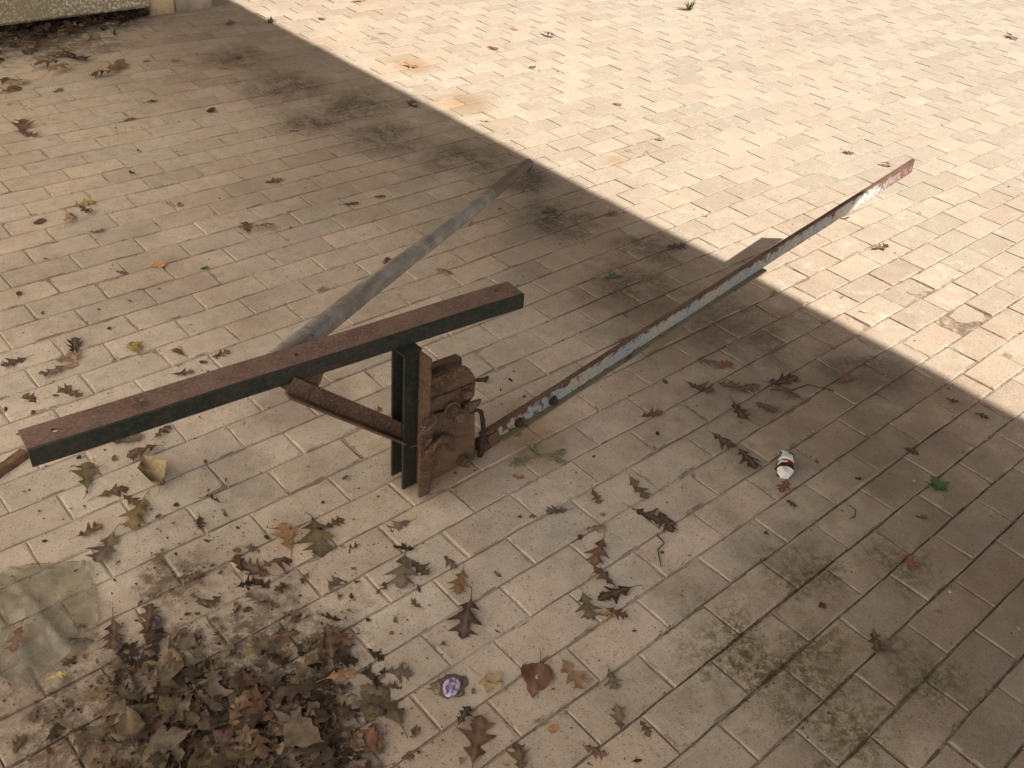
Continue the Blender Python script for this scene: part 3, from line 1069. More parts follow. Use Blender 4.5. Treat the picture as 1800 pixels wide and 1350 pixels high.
LEAVES = [
    ('oak', -0.571, -0.437, 0, 0.076, 2.98, 'gb', 'grey-brown oak leaf, tip left, two pavers below the post foot'),
    ('oak', -0.64, -0.549, 0, 0.123, -2.3, 'gb', 'large grey-brown oak leaf, deep lobes, left of the small orange oak leaf'),
    ('oakcurl', -0.607, -0.564, 0, 0.062, -1.49, 'dk', 'narrow dark leaf folded against the large grey-brown oak leaf'),
    ('oak', -0.564, -0.645, 0, 0.089, -2.45, 'or2', 'small orange-brown oak leaf pointing down, above the purple-brown one'),
    ('oak', -0.613, -0.729, 0, 0.126, -2.42, 'pb', 'dark purple-brown oak leaf pointing down, alone in the lower middle'),
    ('broad', -0.601, -0.923, 0, 0.103, -2.49, 'rb', 'broad plain reddish-brown leaf with an upright stalk, lower middle'),
    ('maple', -0.672, -0.872, 0, 0.08, -1.27, 'tn2', 'pale tan faded maple leaf flat beside the purple cap'),
    ('oakcurl', -0.538, -0.96, 0, 0.087, -1.69, 'tn', 'curled tan oak leaf right of the broad reddish-brown leaf'),
    ('oak', -0.485, -1.013, 0, 0.056, -2.07, 'gb', 'small grey-brown lobed leaf on the joint right of the curled tan leaf'),
    ('oak', -0.851, -0.797, 0, 0.124, 1.41, 'ol', 'large olive-brown oak leaf between the leaf heap and the purple cap'),
    ('broad', -0.924, -0.834, 0.01, 0.065, 0.49, 'rb', 'reddish-brown broad leaf at the right edge of the leaf heap'),
    ('oak', -0.769, -0.95, 0, 0.119, 0.73, 'br', 'large brown oak leaf at the bottom edge below the purple cap'),
    ('oakcurl', -0.759, -0.9, 0, 0.052, 0.43, 'dk', 'very dark curled leaf just below the purple cap'),
    ('round', -0.646, -1.019, 0, 0.027, -0.12, 'or', 'tiny orange-tan leaf lying on a joint below the broad leaf'),
    ('oak', -0.536, -1.078, 0, 0.068, 0.92, 'gb', 'grey-brown oak leaf near the bottom edge, right of centre'),
    ('oak', -0.514, -1.123, 0, 0.045, -1.9, 'br', 'dark narrow leaf on the joint beside the bottom grey-brown oak leaf'),
    ('oakcurl', -0.62, -1.098, 0, 0.05, -1.06, 'rb', 'reddish curled leaf at the bottom edge right of centre'),
    ('oak', -0.735, -1.024, 0, 0.081, 1.01, 'ol', 'olive oak leaf cut by the bottom edge of the picture'),
    ('oak', -0.255, -0.613, 0, 0.067, 2.62, 'gb', 'brown oak leaf next to the tiny red leaf, right below the frame foot'),
    ('scrap', -0.312, -0.594, 0, 0.026, -0.64, 'rb', 'tiny reddish leaf scrap left of the brown oak leaf'),
    ('oakcurl', -0.094, -0.751, 0, 0.095, -1.27, 'pb', 'dark purple-brown bunched leaf on the joint, middle right'),
    ('oakcurl', -0.081, -0.792, 0, 0.08, -2.0, 'dk', 'dark narrow leaf lying across the bunched purple-brown leaf'),
    ('oakcurl', -0.226, -0.707, 0, 0.057, -0.41, 'tn', 'tan leaf with a long thin stalk, left of the bunched dark leaf'),
    ('oak', -0.268, -0.761, 0, 0.106, -2.61, 'rb', 'reddish-brown oak leaf with its stalk up, centre right'),
    ('oakcurl', -0.313, -0.822, 0, 0.071, 1.58, 'br', 'crumpled brown leaf at the top of the dark leaf cluster'),
    ('oak', -0.326, -0.866, 0, 0.106, 2.9, 'dk', 'dark brown oak leaf, largest of the cluster right of centre'),
    ('oak', -0.397, -0.855, 0, 0.088, -2.07, 'ol', 'olive-tan curled leaf at the left of the dark leaf cluster'),
    ('oak', -0.364, -0.908, 0.008, 0.06, -1.11, 'pb', 'purple-brown leaf at the bottom of the dark leaf cluster'),
    ('oakcurl', -0.388, -0.899, 0.01, 0.046, -0.88, 'or2', 'thin orange curled leaf under the dark leaf cluster'),
    ('oak', -0.781, -0.319, 0, 0.107, 1.28, 'or2', 'orange-tan oak leaf touching the dark olive oak leaf, lower left'),
    ('oak', -0.731, -0.361, 0, 0.15, -2.0, 'ol', 'dark olive oak leaf right of the orange-tan one, lower left'),
    ('oak', -0.678, -0.348, 0, 0.06, 0.07, 'br', 'small brown leaf overlapping the top of the dark olive oak leaf'),
    ('oakcurl', -0.88, -0.367, 0, 0.076, 2.06, 'br', 'brown crumpled leaf in the clump above the leaf heap'),
    ('oakcurl', -0.842, -0.382, 0, 0.081, -0.16, 'br', 'dark-edged curled leaf at the right of the clump above the leaf heap'),
    ('oakcurl', -0.898, -0.328, 0, 0.056, 1.32, 'dk', 'small black-brown leaf left of the clump above the leaf heap'),
    ('oak', -0.993, -0.3, 0, 0.057, -0.4, 'br', 'small brown oak leaf lying alone between the bag and the clump'),
    ('oak', -0.998, -0.071, 0, 0.125, -2.23, 'ol2', 'olive-yellow oak leaf standing on edge, below the pale crumpled leaf'),
    ('oakcurl', -1.095, -0.131, 0, 0.101, -2.37, 'gb', 'grey-brown crumpled oak leaf at the corner of the plastic bag'),
    ('oakcurl', -1.1, -0.061, 0, 0.063, 0.18, 'rb2', 'rust-red rolled leaf above the plastic bag'),
    ('oak', -1.038, 0.111, 0, 0.129, 1.24, 'ol', 'dark olive oak leaf pointing up, below the left end of the rail'),
    ('oak', -1.012, 0.024, 0, 0.081, -0.21, 'br', 'brown oak leaf right of the dark olive oak leaf below the rail'),
    ('maplecurl', -0.921, 0.031, 0, 0.132, 1.46, 'tn2', 'large pale tan crumpled dry leaf below the rail'),
    ('oakcurl', -0.918, 0.176, 0, 0.087, -0.33, 'ol', 'olive-brown crumpled leaf close under the rail'),
    ('oakcurl', -0.907, 0.113, 0, 0.081, 3.09, 'br', 'brown crumpled leaf between the rail and the pale dry leaf'),
    ('oakcurl', -0.839, 0.154, 0, 0.063, 0.45, 'br', 'dark pointed leaf touching the lower edge of the rail'),
    ('oak', -0.992, -0.022, 0, 0.068, -1.26, 'br', 'dark brown leaf under the pale crumpled leaf'),
    ('scrap', -0.805, -0.001, 0, 0.028, 1.1, 'rd', 'tiny brick-red triangular leaf scrap below the rail'),
    ('scrap', -0.965, 0.127, 0, 0.037, 1.06, 'or2', 'tiny orange-tan scrap under the left part of the rail'),
    ('oak', -1.017, 0.634, 0, 0.085, -3.06, 'pb', 'dark purple-brown oak leaf at the left picture edge'),
    ('oakcurl', -0.868, 0.614, 0, 0.089, 1.2, 'dk', 'dark spiky curled leaf, topmost of the clump left of the rail'),
    ('oakcurl', -0.904, 0.574, 0, 0.071, -0.27, 'tn', 'tan flat curled leaf below the dark spiky one, left of the rail'),
    ('round', -0.905, 0.54, 0, 0.042, 0.06, 'pk', 'pinkish-orange smooth leaf in the clump left of the rail'),
    ('oak', -0.954, 0.538, 0, 0.088, -3.09, 'ol', 'olive-grey oak leaf at the bottom of the clump left of the rail'),
    ('oak', -0.743, 0.524, 0, 0.087, 1.43, 'yl2', 'yellow-green oak leaf with a thin stalk, above the rail'),
    ('oak', -0.659, 0.442, 0, 0.063, 1.8, 'br', 'small dark brown leaf right of the yellow-green one above the rail'),
    ('oakcurl', -0.575, 0.368, 0, 0.06, 0.01, 'br', 'brown curled leaf just behind the upper edge of the rail'),
    ('scrap', -0.627, 0.366, 0, 0.042, -1.14, 'rb', 'small reddish curled scrap left of the brown curled leaf behind the rail'),
    ('oakcurl', -0.693, 0.346, 0, 0.062, -0.3, 'br', 'thin dark leaf touching the back edge of the rail'),
    ('oakcurl', -0.967, 0.444, 0, 0.067, 0.32, 'ol', 'olive curved leaf in front of the frame end, far left'),
    ('oakcurl', -0.949, 0.419, 0, 0.07, -1.11, 'br', 'brown feathery leaf beside the olive curved leaf, far left'),
    ('oak', -1.039, 0.46, 0, 0.065, 1.86, 'br', 'small brown leaf low at the far left'),
    ('scrap', -1.05, 0.399, 0, 0.035, 0.89, 'br', 'brown speck of leaf below the small brown leaf, far left'),
    ('round', -0.506, 0.897, 0, 0.056, -0.39, 'pk2', 'round peach-orange leaf lying flat, upper left middle'),
    ('round', -0.173, 0.506, 0, 0.043, 0.27, 'pk', 'small round orange leaf left of the tube'),
    ('scrap', -0.876, 0.822, 0, 0.032, -1.67, 'gr', 'tiny green leaf scrap on the pale pavers, left'),
    ('scrap', -0.399, 0.806, 0, 0.037, -0.22, 'gr', 'thin green leaf scrap in a joint right of the round peach leaf'),
    ('scrap', -0.89, 0.955, 0, 0.037, 0.83, 'br', 'tiny brown leaf with a stalk at the left edge'),
    ('oakcurl', -0.612, 0.918, 0, 0.047, -0.91, 'gb', 'small grey leaf left of the round peach leaf'),
    ('oak', -0.167, 0.972, 0, 0.098, 1.15, 'ol', 'olive spiky leaf joined to a tan curl, left half'),
    ('oakcurl', -0.124, 0.943, 0, 0.091, -0.19, 'tn', 'tan curled leaf right of the olive spiky leaf'),
    ('scrap', -0.271, 1.232, 0, 0.05, 1.12, 'yl2', 'tiny mustard-yellow leaf scrap, left half'),
    ('oak', 0.085, 1.24, 0, 0.089, -0.15, 'gb', 'dark grey oak leaf on a pale paver, left half'),
    ('oak', 0.218, 0.941, 0, 0.076, -0.18, 'gr2', 'muted green lobed leaf lying left of the tube'),
    ('oakcurl', 0.333, 0.933, 0, 0.052, -0.18, 'br', 'small brown curled leaf right of the muted green leaf'),
    ('oak', 0.383, 1.604, 0, 0.053, -0.09, 'br', 'small dark diamond-shaped leaf, upper left'),
    ('oak', -0.53, 1.404, 0, 0.1, -0.13, 'yl2', 'mustard-tan spiky leaf, upper left of the pavement'),
    ('oakcurl', -0.547, 1.346, 0.008, 0.071, -1.39, 'br', 'brown folded leaf on the mustard-tan one'),
    ('round', -0.69, 1.355, 0, 0.054, 0.52, 'br', 'small brown leaf left of the curled brown-tan leaf'),
    ('oakcurl', -0.61, 1.319, 0, 0.089, 0.95, 'tn', 'curled brown-tan leaf below the mustard-tan one'),
    ('oak', -0.57, 1.2, 0, 0.065, -0.17, 'gb', 'grey-brown oak leaf below the curled brown-tan leaf'),
    ('oakcurl', -0.471, 2.134, 0, 0.141, 1.11, 'br', 'brown crumpled leaf near the left edge, upper part'),
    ('oak', -0.475, 2.055, 0, 0.093, -0.94, 'br', 'flat brown leaf under the crumpled one near the left edge'),
    ('oakcurl', 0.088, 2.591, 0, 0.191, 0.8, 'tn', 'large tan curled leaf with upright lobes, top left'),
    ('oakcurl', 0.0, 2.535, 0, 0.114, -3.11, 'dk', 'dark curled stalk-like leaf left of the large tan curled leaf'),
    ('oakcurl', -0.061, 2.853, 0, 0.143, 0.08, 'br', 'brown leaf in the top-left clump, farthest of it'),
    ('oakcurl', -0.15, 2.746, 0, 0.137, -3.08, 'br', 'dark brown leaf in the top-left clump, nearest of it'),
    ('oakcurl', -0.01, 2.792, 0, 0.166, -1.29, 'dk', 'black-brown curled leaf at the right of the top-left clump'),
    ('oakcurl', -0.132, 2.671, 0, 0.136, 0.45, 'tn', 'tan leaf at the lower edge of the top-left clump'),
    ('oakcurl', -0.335, 2.604, 0, 0.119, 0.05, 'tn', 'tan curled leaf at the left edge below the slab'),
    ('oakcurl', -0.376, 2.536, 0, 0.111, 0.44, 'br', 'brown leaf below the tan one at the left edge'),
    ('oak', -0.362, 2.659, 0, 0.1, 1.07, 'dk', 'dark leaf cut by the left edge below the slab'),
    ('round', 0.238, 2.628, 0, 0.048, 0.05, 'or', 'tiny orange leaf, left one of the orange pair near the top'),
    ('round', 0.349, 2.571, 0, 0.049, 0.04, 'or', 'tiny orange leaf, right one of the orange pair near the top'),
    ('scrap', 0.617, 2.477, 0, 0.062, 1.02, 'rd2', 'tiny bright red folded leaf near the shadow corner'),
    ('round', 0.503, 2.386, 0, 0.056, 0.01, 'pk', 'tiny pale orange leaf below the bright red one'),
    ('oakcurl', 0.825, 2.961, 0, 0.083, 0.42, 'rd', 'small dull red leaf near the shadow edge, top left'),
    ('oak', 0.051, 2.159, 0, 0.067, -0.02, 'br', 'small reddish-brown leaf in four fingers, upper left'),
    ('scrap', 0.206, 1.941, 0, 0.076, 0.3, 'dk', 'thin dark bent leaf, upper left middle'),
    ('oak', -0.104, 2.019, 0, 0.076, 0.33, 'gb', 'dark grey leaf at a paver corner, upper left'),
    ('scrap', -0.302, 1.554, 0, 0.052, -0.94, 'br', 'thin brown leaf sliver, left'),
    ('oak', -0.222, 2.451, 0, 0.069, 0.42, 'gb', 'small grey leaf between the two top-left clumps'),
    ('scrap', -0.185, 1.964, 0, 0.025, -0.52, 'dk', 'dark leaf fleck on pale pavers, upper left'),
    ('oak', 0.633, 0.066, 0, 0.086, -0.04, 'gr', 'green torn leaf between the tube and the long arm'),
    ('oak', 0.779, 0.521, 0, 0.098, 0.04, 'gr2', 'dull green leaf right of the far end of the tube'),
    ('scrap', 0.787, 0.485, 0, 0.051, -0.23, 'or', 'small orange leaf lying against the dull green leaf'),
    ('oak', 0.95, 0.382, 0, 0.077, -0.23, 'rd', 'dull red leaf inside the shadow edge'),
    ('oakcurl', 0.963, 0.082, 0, 0.092, -0.27, 'pb', 'dark purple-brown leaf in the shade above the long arm'),
    ('oakcurl', 0.196, 0.385, 0, 0.069, -0.93, 'tn', 'tan curled leaf right of the tube'),
    ('oakcurl', 0.081, 0.53, 0, 0.068, 0.87, 'rb', 'reddish spiky leaf pressed against the tube'),
    ('oakcurl', -0.021, 0.458, 0, 0.084, 0.43, 'tn', 'tan leaf leaning on the side of the tube'),
    ('oak', 0.944, 0.829, 0, 0.05, -1.33, 'br', 'small brown leaf under the far end of the tube'),
    ('twosprig', -0.166, -0.451, 0, 0.094, 2.76, 'gr3', 'pale green wilted sprig in front of the clamp plate'),
    ('oakcurl', -0.25, -0.473, 0, 0.039, -1.14, 'or', 'orange-tan leaf below the pale green sprig'),
    ('oakcurl', -0.047, -0.676, 0, 0.091, -1.83, 'ol', 'olive curled leaf alone on a paver right of the sprig'),
    ('oakcurl', -0.147, -0.634, 0, 0.051, -1.96, 'rb', 'small rust-brown leaf left of the olive curled leaf'),
    ('oakcurl', 0.196, -0.499, 0, 0.066, -0.37, 'rb2', 'rust-brown oak leaf below the long arm'),
    ('oak', -0.147, -0.353, 0, 0.042, -0.36, 'or2', 'orange-tan leaf below the bolt of the long arm'),
    ('oakcurl', 0.394, -0.499, 0, 0.081, -1.22, 'rb2', 'reddish leaf, left one of the row in the shade below the long arm'),
    ('oakcurl', 0.471, -0.541, 0, 0.071, -0.91, 'rb', 'brown-red leaf, middle of the row in the shade below the long arm'),
    ('oakcurl', 0.502, -0.579, 0, 0.076, -0.36, 'br', 'spiky brown leaf right of the middle of the shaded row'),
    ('oakcurl', 0.615, -0.617, 0, 0.097, -0.36, 'dk', 'black-brown leaf at the top of the right clump in the shade'),
    ('oakcurl', 0.577, -0.657, 0, 0.079, -1.24, 'rb2', 'dark red folded leaf in the right clump in the shade'),
    ('oak', 0.541, -0.468, 0, 0.071, -0.14, 'rd', 'dull pink-red leaf above the shaded row'),
    ('oakcurl', 0.502, -0.431, 0, 0.067, -0.61, 'gb', 'grey leaf bits left of the dull pink-red leaf'),
    ('oakcurl', 0.474, -0.662, 0, 0.066, -1.22, 'br', 'brown curled leaf below the right clump in the shade'),
    ('oakcurl', 0.399, -0.629, 0, 0.081, -2.12, 'dk', 'thin dark rolled leaf in a joint below the shaded row'),
    ('oak', 0.78, -0.72, 0, 0.079, -0.17, 'rb', 'small brown leaf alone between the clump and the shadow edge'),
    ('oakcurl', 0.259, -0.687, 0, 0.072, -1.47, 'pb', 'dark reddish rolled leaf left of the white packet'),
    ('oakcurl', 0.252, -0.768, 0, 0.082, -1.93, 'dk', 'dark bent leaf between the rolled leaf and the white packet'),
    ('oak', 0.253, -0.882, 0, 0.07, -2.84, 'rb', 'red-brown leaf touching the lower end of the white packet'),
    ('scrap', 0.399, -0.878, 0, 0.028, 0.29, 'rb', 'tiny red scrap right of the white packet'),
    ('oakcurl', 0.214, -0.93, 0, 0.034, -1.46, 'dk', 'dark crumb-like leaf below the white packet'),
    ('mapleg', 0.569, -1.117, 0, 0.093, 0.89, 'gr', 'fresh green lobed leaf in the shade at the right'),
    ('oakcurl', 0.941, -1.041, 0, 0.048, -1.27, 'dk', 'dark leaf inside the shadow edge at the right'),
    ('oakcurl', 0.941, -0.956, 0, 0.038, -1.27, 'dk', 'dark leaf left of the other one along the right shadow edge'),
    ('oakcurl', 0.64, -1.005, 0, 0.046, -1.23, 'dk', 'short dark twig-like leaf on the joint above the green leaf'),
    ('oakcurl', 0.433, -1.148, 0, 0.036, -0.9, 'rb', 'small brown curled leaf below left of the green leaf'),
    ('oak', 0.281, -1.209, 0, 0.065, -2.36, 'rd', 'reddish pointed leaf at the right, on mossy pavers'),
    ('oak', 0.019, -1.307, 0, 0.102, -0.47, 'gb', 'wide grey-brown oak leaf on mossy pavers, lower right'),
    ('oakcurl', 0.007, -1.283, 0.004, 0.072, -2.46, 'br', 'dark-edged curled leaf at the left of the wide grey-brown leaf'),
    ('scrap', 0.073, -1.036, 0, 0.025, -1.9, 'yl2', 'tiny yellow-green scrap on the mossy joint'),
    ('scrap', 0.197, -1.323, 0, 0.024, -1.44, 'or2', 'small orange scrap lower right'),
    ('scrap', 0.291, -1.456, 0, 0.025, -0.88, 'yl', 'small pale yellow leaf at the right picture edge'),
    ('scrap', 0.598, -0.901, 0, 0.054, -0.76, 'yl2', 'thin yellow-green blade lying across a joint, right'),
    ('oakcurl', 2.267, 0.232, 0, 0.061, -0.99, 'dk', 'black spidery leaf in the sun above the arm tip'),
    ('oakcurl', 2.304, 0.067, 0, 0.064, -0.99, 'or2', 'golden-orange curled leaf in the sun beside the arm tip'),
    ('oakcurl', 1.598, -0.334, 0, 0.062, -0.29, 'br', 'dark curled leaf in the sun right of the long arm'),
    ('oak', 1.168, -0.551, 0, 0.065, -0.59, 'pk3', 'pale pinkish leaf in the sun near the shadow edge'),
    ('oak', 1.793, 1.151, 0, 0.063, -1.0, 'or2', 'small reddish leaf in the sun, upper middle'),
    ('oakcurl', 1.65, 0.763, 0, 0.048, -0.98, 'yl2', 'small yellow leaf in the sun left of the black spidery one'),
    ('oak', 1.136, 1.298, 0, 0.069, -0.52, 'pk', 'pale reddish leaf in the sun beyond the tube end'),
    ('oak', 1.264, 2.012, 0, 0.102, -1.0, 'or2', 'orange-brown leaf in the sun close to the shadow edge, top'),
    ('round', 2.121, 2.234, 0, 0.056, -1.48, 'or', 'tiny orange leaf in the sun at the top'),
    ('oakcurl', 2.217, 2.065, 0, 0.101, -1.49, 'dk', 'small dark leaf in the sun at the top'),
    ('oak', 1.801, 2.042, 0, 0.097, -1.45, 'rd', 'faded red leaf on the wide joint at the top'),
    ('oak', 1.291, 2.835, 0, 0.072, -1.41, 'br', 'small brown leaf in the sun near the shadow corner'),
    ('scrap', 1.777, 1.715, 0, 0.08, -1.01, 'gb', 'thin grey bark-like leaf in the sun, upper middle'),
    ('scrap', 1.694, -0.126, 0, 0.049, -0.27, 'or2', 'tiny tan leaf in the sun under the long arm'),
    ('oakcurl', 4.845, 0.728, 0, 0.123, -2.17, 'gb', 'small grey curled leaf in the sun, top right'),
    ('oakcurl', 1.657, 3.028, 0, 0.103, 0.08, 'yl2', 'mustard leaf cut by the top edge'),
    ('oakcurl', 0.985, 1.632, 0, 0.06, -0.51, 'br', 'small brown leaf just inside the shadow edge, top'),
    ('oakcurl', 0.963, 1.59, 0, 0.061, -1.35, 'dk', 'dark leaf scrap just inside the shadow edge, top'),
    ('oakcurl', -1.01, -0.236, 0.415, 0.034, -0.0, 'gb', 'grey-brown dry leaf lying on the top rail'),
    ('oakcurl', -0.488, -0.232, 0.15, 0.046, 0.14, 'or', 'orange-brown dry leaf caught in the brace'),
    ('oak', -1.305, -0.447, 0, 0.053, 0.06, 'gb', 'grey leaf at the bottom left on dirty pavers'),
    ('broad', -1.231, -0.571, 0.035, 0.078, 1.29, 'ol', 'large olive leaf standing out on the heap, left part'),
    ('broad', -1.191, -0.644, 0.035, 0.084, -0.24, 'gb', 'broad grey-tan leaf on top of the heap, bottom'),
    ('broad', -1.012, -0.775, 0.035, 0.098, -1.04, 'gb', 'broad slate-grey leaf on top of the heap, right part'),
    ('maple', -1.124, -0.704, 0.035, 0.07, 1.79, 'pb', 'slate-purple pointed leaf on top of the heap, bottom middle'),
    ('maple', -1.092, -0.715, 0.04, 0.064, -1.65, 'ol', 'olive star-shaped leaf on top of the heap, middle'),
    ('oak', -0.862, -0.618, 0.01, 0.106, 1.14, 'br', 'brown oak leaf at the upper right rim of the heap'),
    ('oakcurl', -0.923, -0.555, 0.01, 0.065, -0.43, 'br', 'brown curled leaf at the upper rim of the heap'),
    ('oak', -0.838, -0.621, 0.01, 0.075, -1.43, 'rb', 'red-brown oak leaf beside the upper right rim of the heap'),
    ('oak', -1.173, -0.358, 0.006, 0.096, -1.97, 'pb', 'dark purple leaf between the bag and the heap'),
    ('oakcurl', -1.103, -0.354, 0, 0.083, 1.01, 'br', 'brown spiky curled leaf above the heap'),
    ('scrap', -1.095, -0.687, 0.045, 0.031, -1.04, 'or2', 'tan triangular leaf scrap on top of the heap'),
    ('oakcurl', -0.895, -0.711, 0.03, 0.061, -0.34, 'or2', 'orange-brown narrow leaf at the right rim of the heap'),
    ('oak', -1.315, -0.263, 0.012, 0.076, -2.17, 'rb', 'red-brown leaf lying in the gap of the plastic bag'),
    ('oakcurl', -1.285, -0.386, 0.01, 0.033, -0.18, 'yl', 'pale yellow crumpled leaf below the plastic bag'),
]

rl2 = random.Random(77)
for kind, x, y, z, L, rz, ck, label in LEAVES:
    col = COLS[ck]
    j = rl2.uniform(.95, 1.35)
    col4 = (col[0] * j, col[1] * j * rl2.uniform(.95, 1.05), col[2] * j * rl2.uniform(.9, 1.1), 1)
    if kind == 'twosprig':
        root = empty('leaf_sprig', (x, y, 0))
        tag(root, label, 'leaf sprig')
        bm = bmesh.new()
        add_tube(bm, [(.055, -.025, .004), (.02, -.004, .010), (-.02, .006, .008), (-.05, .012, .004)], [.0014, .0016, .0014, .0008], 5)
        sm = make_plain('sprig_green', (.15, .18, .08), .7, .2, 60)
        bm_obj('stem', bm, sm, root)
        for (lx, ly, la, ls) in ((-.045, .012, 2.9, .065), (.01, .022, 1.5, .060), (.03, -.035, -1.2, .055), (.055, -.02, .2, .05)):
            o = bpy.data.objects.new('leaf_blade', MESHES['oakcurl'][rl2.randrange(30)])
            link(o, root); o.location = (lx, ly, .002); o.rotation_euler = (0, 0, la); o.scale = (ls, ls * .8, ls * .6); o.color = col4
        continue
    nm, pk = KIND[kind]
    o = bpy.data.objects.new(nm, rl2.choice(MESHES[pk]))
    link(o)
    o.location = (x, y, z + .0012)
    s = L * (.80 if pk not in ('oakcurl',) else .92)
    if x > .15 and -.8 < y < -.3: s *= 1.12
    o.scale = (s, s * rl2.uniform(.85, 1.1), s * (.85 if pk != 'oakcurl' else .6))
    o.rotation_euler = (rl2.gauss(0, .04), rl2.gauss(0, .04), rz)
    o.color = col4
    tag(o, label, 'leaf', 'fallen leaves on the pavement')


# ---------------------------------------------------------------- leaf heap and other uncountable litter
def in_poly(p, poly):
    x, y = p; r = False; n = len(poly)
    for i in range(n):
        x1, y1 = poly[i]; x2, y2 = poly[(i + 1) % n]
        if (y1 > y) != (y2 > y) and x < (x2 - x1) * (y - y1) / (y2 - y1) + x1:
            r = not r
    return r


class Litter:
    def __init__(self):
        self.v = []; self.f = []; self.c = []

    def add(self, P, loc, rot, scale, col, torn=None):
        V, F, _ = P
        if torn:
            ca, sa, cut = torn
            F = [f for f in F if sum(V[i][0] * ca + V[i][1] * sa for i in f) / len(f) < cut]
            used = sorted({i for f in F for i in f}); mp = {a: b for b, a in enumerate(used)}
            V = [V[i] for i in used]; F = [tuple(mp[i] for i in f) for f in F]
        M = Matrix.Translation(loc) @ rot.to_matrix().to_4x4() @ Matrix.Diagonal((scale[0], scale[1], scale[2], 1))
        b = len(self.v)
        self.v += [tuple(M @ Vector(q)) for q in V]
        self.f += [tuple(i + b for i in q) for q in F]
        self.c += [col] * len(F)

    def build(self, name, mat, smooth=True):
        o = mesh_obj(name, self.v, self.f, mat, None, smooth)
        a = o.data.attributes.new('col', 'FLOAT_COLOR', 'FACE')
        buf = []
        fl = [(c[0], c[1], c[2], 1.0) for c in self.c]
        if len(fl) == len(o.data.polygons):
            for c in fl: buf += c
            a.data.foreach_set('color', buf)
        else:
            for i, d in enumerate(a.data): d.color = fl[min(i, len(fl) - 1)]
        o['kind'] = 'stuff'
        return o


from mathutils import Euler
rh = random.Random(4)
HEAP = [(-1.229, -.36), (-1.089, -.418), (-1.001, -.519), (-.861, -.576), (-.845, -.70), (-.88, -.80), (-.95, -.95), (-1.15, -1.0), (-1.45, -.75), (-1.318, -.583), (-1.245, -.501)]
CORE = [(-1.198, -.415), (-1.032, -.577), (-.891, -.702), (-.96, -.90), (-1.2, -.95), (-1.36, -.70), (-1.289, -.606)]
heap = Litter()
keys = ['br', 'gb', 'ol', 'gb', 'gb', 'dk', 'dk', 'br', 'ol']
def heap_z(x, y):
    d = math.hypot((x + 1.10) / .30, (y + .72) / .26)
    return max(0.0, 1 - d) * .018
n = 0
while n < 1050:
    x, y = rh.uniform(-1.5, -.8), rh.uniform(-1.05, -.33)
    if not in_poly((x, y), HEAP): continue
    core = in_poly((x, y), CORE)
    if not core and rh.random() < .80: continue
    n += 1
    kd = rh.choices(['oak', 'oakcurl', 'scrap', 'broad', 'maple'], [4, 5, 6, 1.5, 1])[0]
    L = min(.09, .022 + rh.expovariate(1 / .024)) if kd != 'scrap' else rh.uniform(.010, .036)
    col = COLS[rh.choice(keys)]; j = rh.uniform(.9, 1.7); col = tuple(q * j for q in col)
    z = heap_z(x, y) * rh.uniform(.2, 1.0) + rh.uniform(.001, .008 if core else .002)
    heap.add(rh.choice(PROTO[kd]), (x, y, z), Euler((rh.gauss(0, .22), rh.gauss(0, .22), rh.uniform(0, 6.28))), (L, L * rh.uniform(.75, 1.2), L * .7), col, torn=(math.cos(n * 1.7), math.sin(n * 1.7), rh.uniform(-.12, .25)) if rh.random() < .6 else None)
for i in range(230):
    x, y = rh.gauss(-1.02, .17), rh.gauss(-.62, .19)
    kd = rh.choices(['oak', 'oakcurl', 'scrap'], [2, 3, 5])[0]
    L = rh.uniform(.025, .06) if kd != 'scrap' else rh.uniform(.010, .03)
    col = COLS[rh.choice(keys)]; j = rh.uniform(.8, 1.6)
    heap.add(rh.choice(PROTO[kd]), (x, y, .002), Euler((rh.gauss(0, .12), rh.gauss(0, .12), rh.uniform(0, 6.28))), (L, L, L * .5), tuple(q * j for q in col), torn=(math.cos(i), math.sin(i), rh.uniform(-.1, .3)))
o = heap.build('leaf_heap', MAT_LITTER)
tag(o, 'heap of rotting brown leaves in the bottom left corner', 'leaf litter')

drift = Litter()
n = 0
while n < 330:
    t = rh.random() ** .8
    x = .52 - t * 1.2 + rh.gauss(0, .03)
    wid = .06 + .34 * t
    y = 3.30 - abs(rh.gauss(0, 1)) * wid * .62
    if y < 2.68 or x < -.75: continue
    n += 1
    kd = rh.choices(['oak', 'oakcurl', 'scrap'], [2, 5, 3])[0]
    L = rh.uniform(.04, .095) if kd != 'scrap' else rh.uniform(.015, .05)
    col = COLS[rh.choice(['br', 'gb', 'ol', 'dk', 'tn', 'br', 'pb', 'dk'])]; j = rh.uniform(.7, 1.2)
    drift.add(rh.choice(PROTO[kd]), (x, y, rh.uniform(.001, .02) * (1 if y > 3 else .4)), Euler((rh.gauss(0, .25), rh.gauss(0, .25), rh.uniform(0, 6.28))), (L, L, L * .8), tuple(q * j for q in col))
o = drift.build('leaf_drift', MAT_LITTER)
tag(o, 'brown leaves blown together under the concrete slab bench', 'leaf litter')

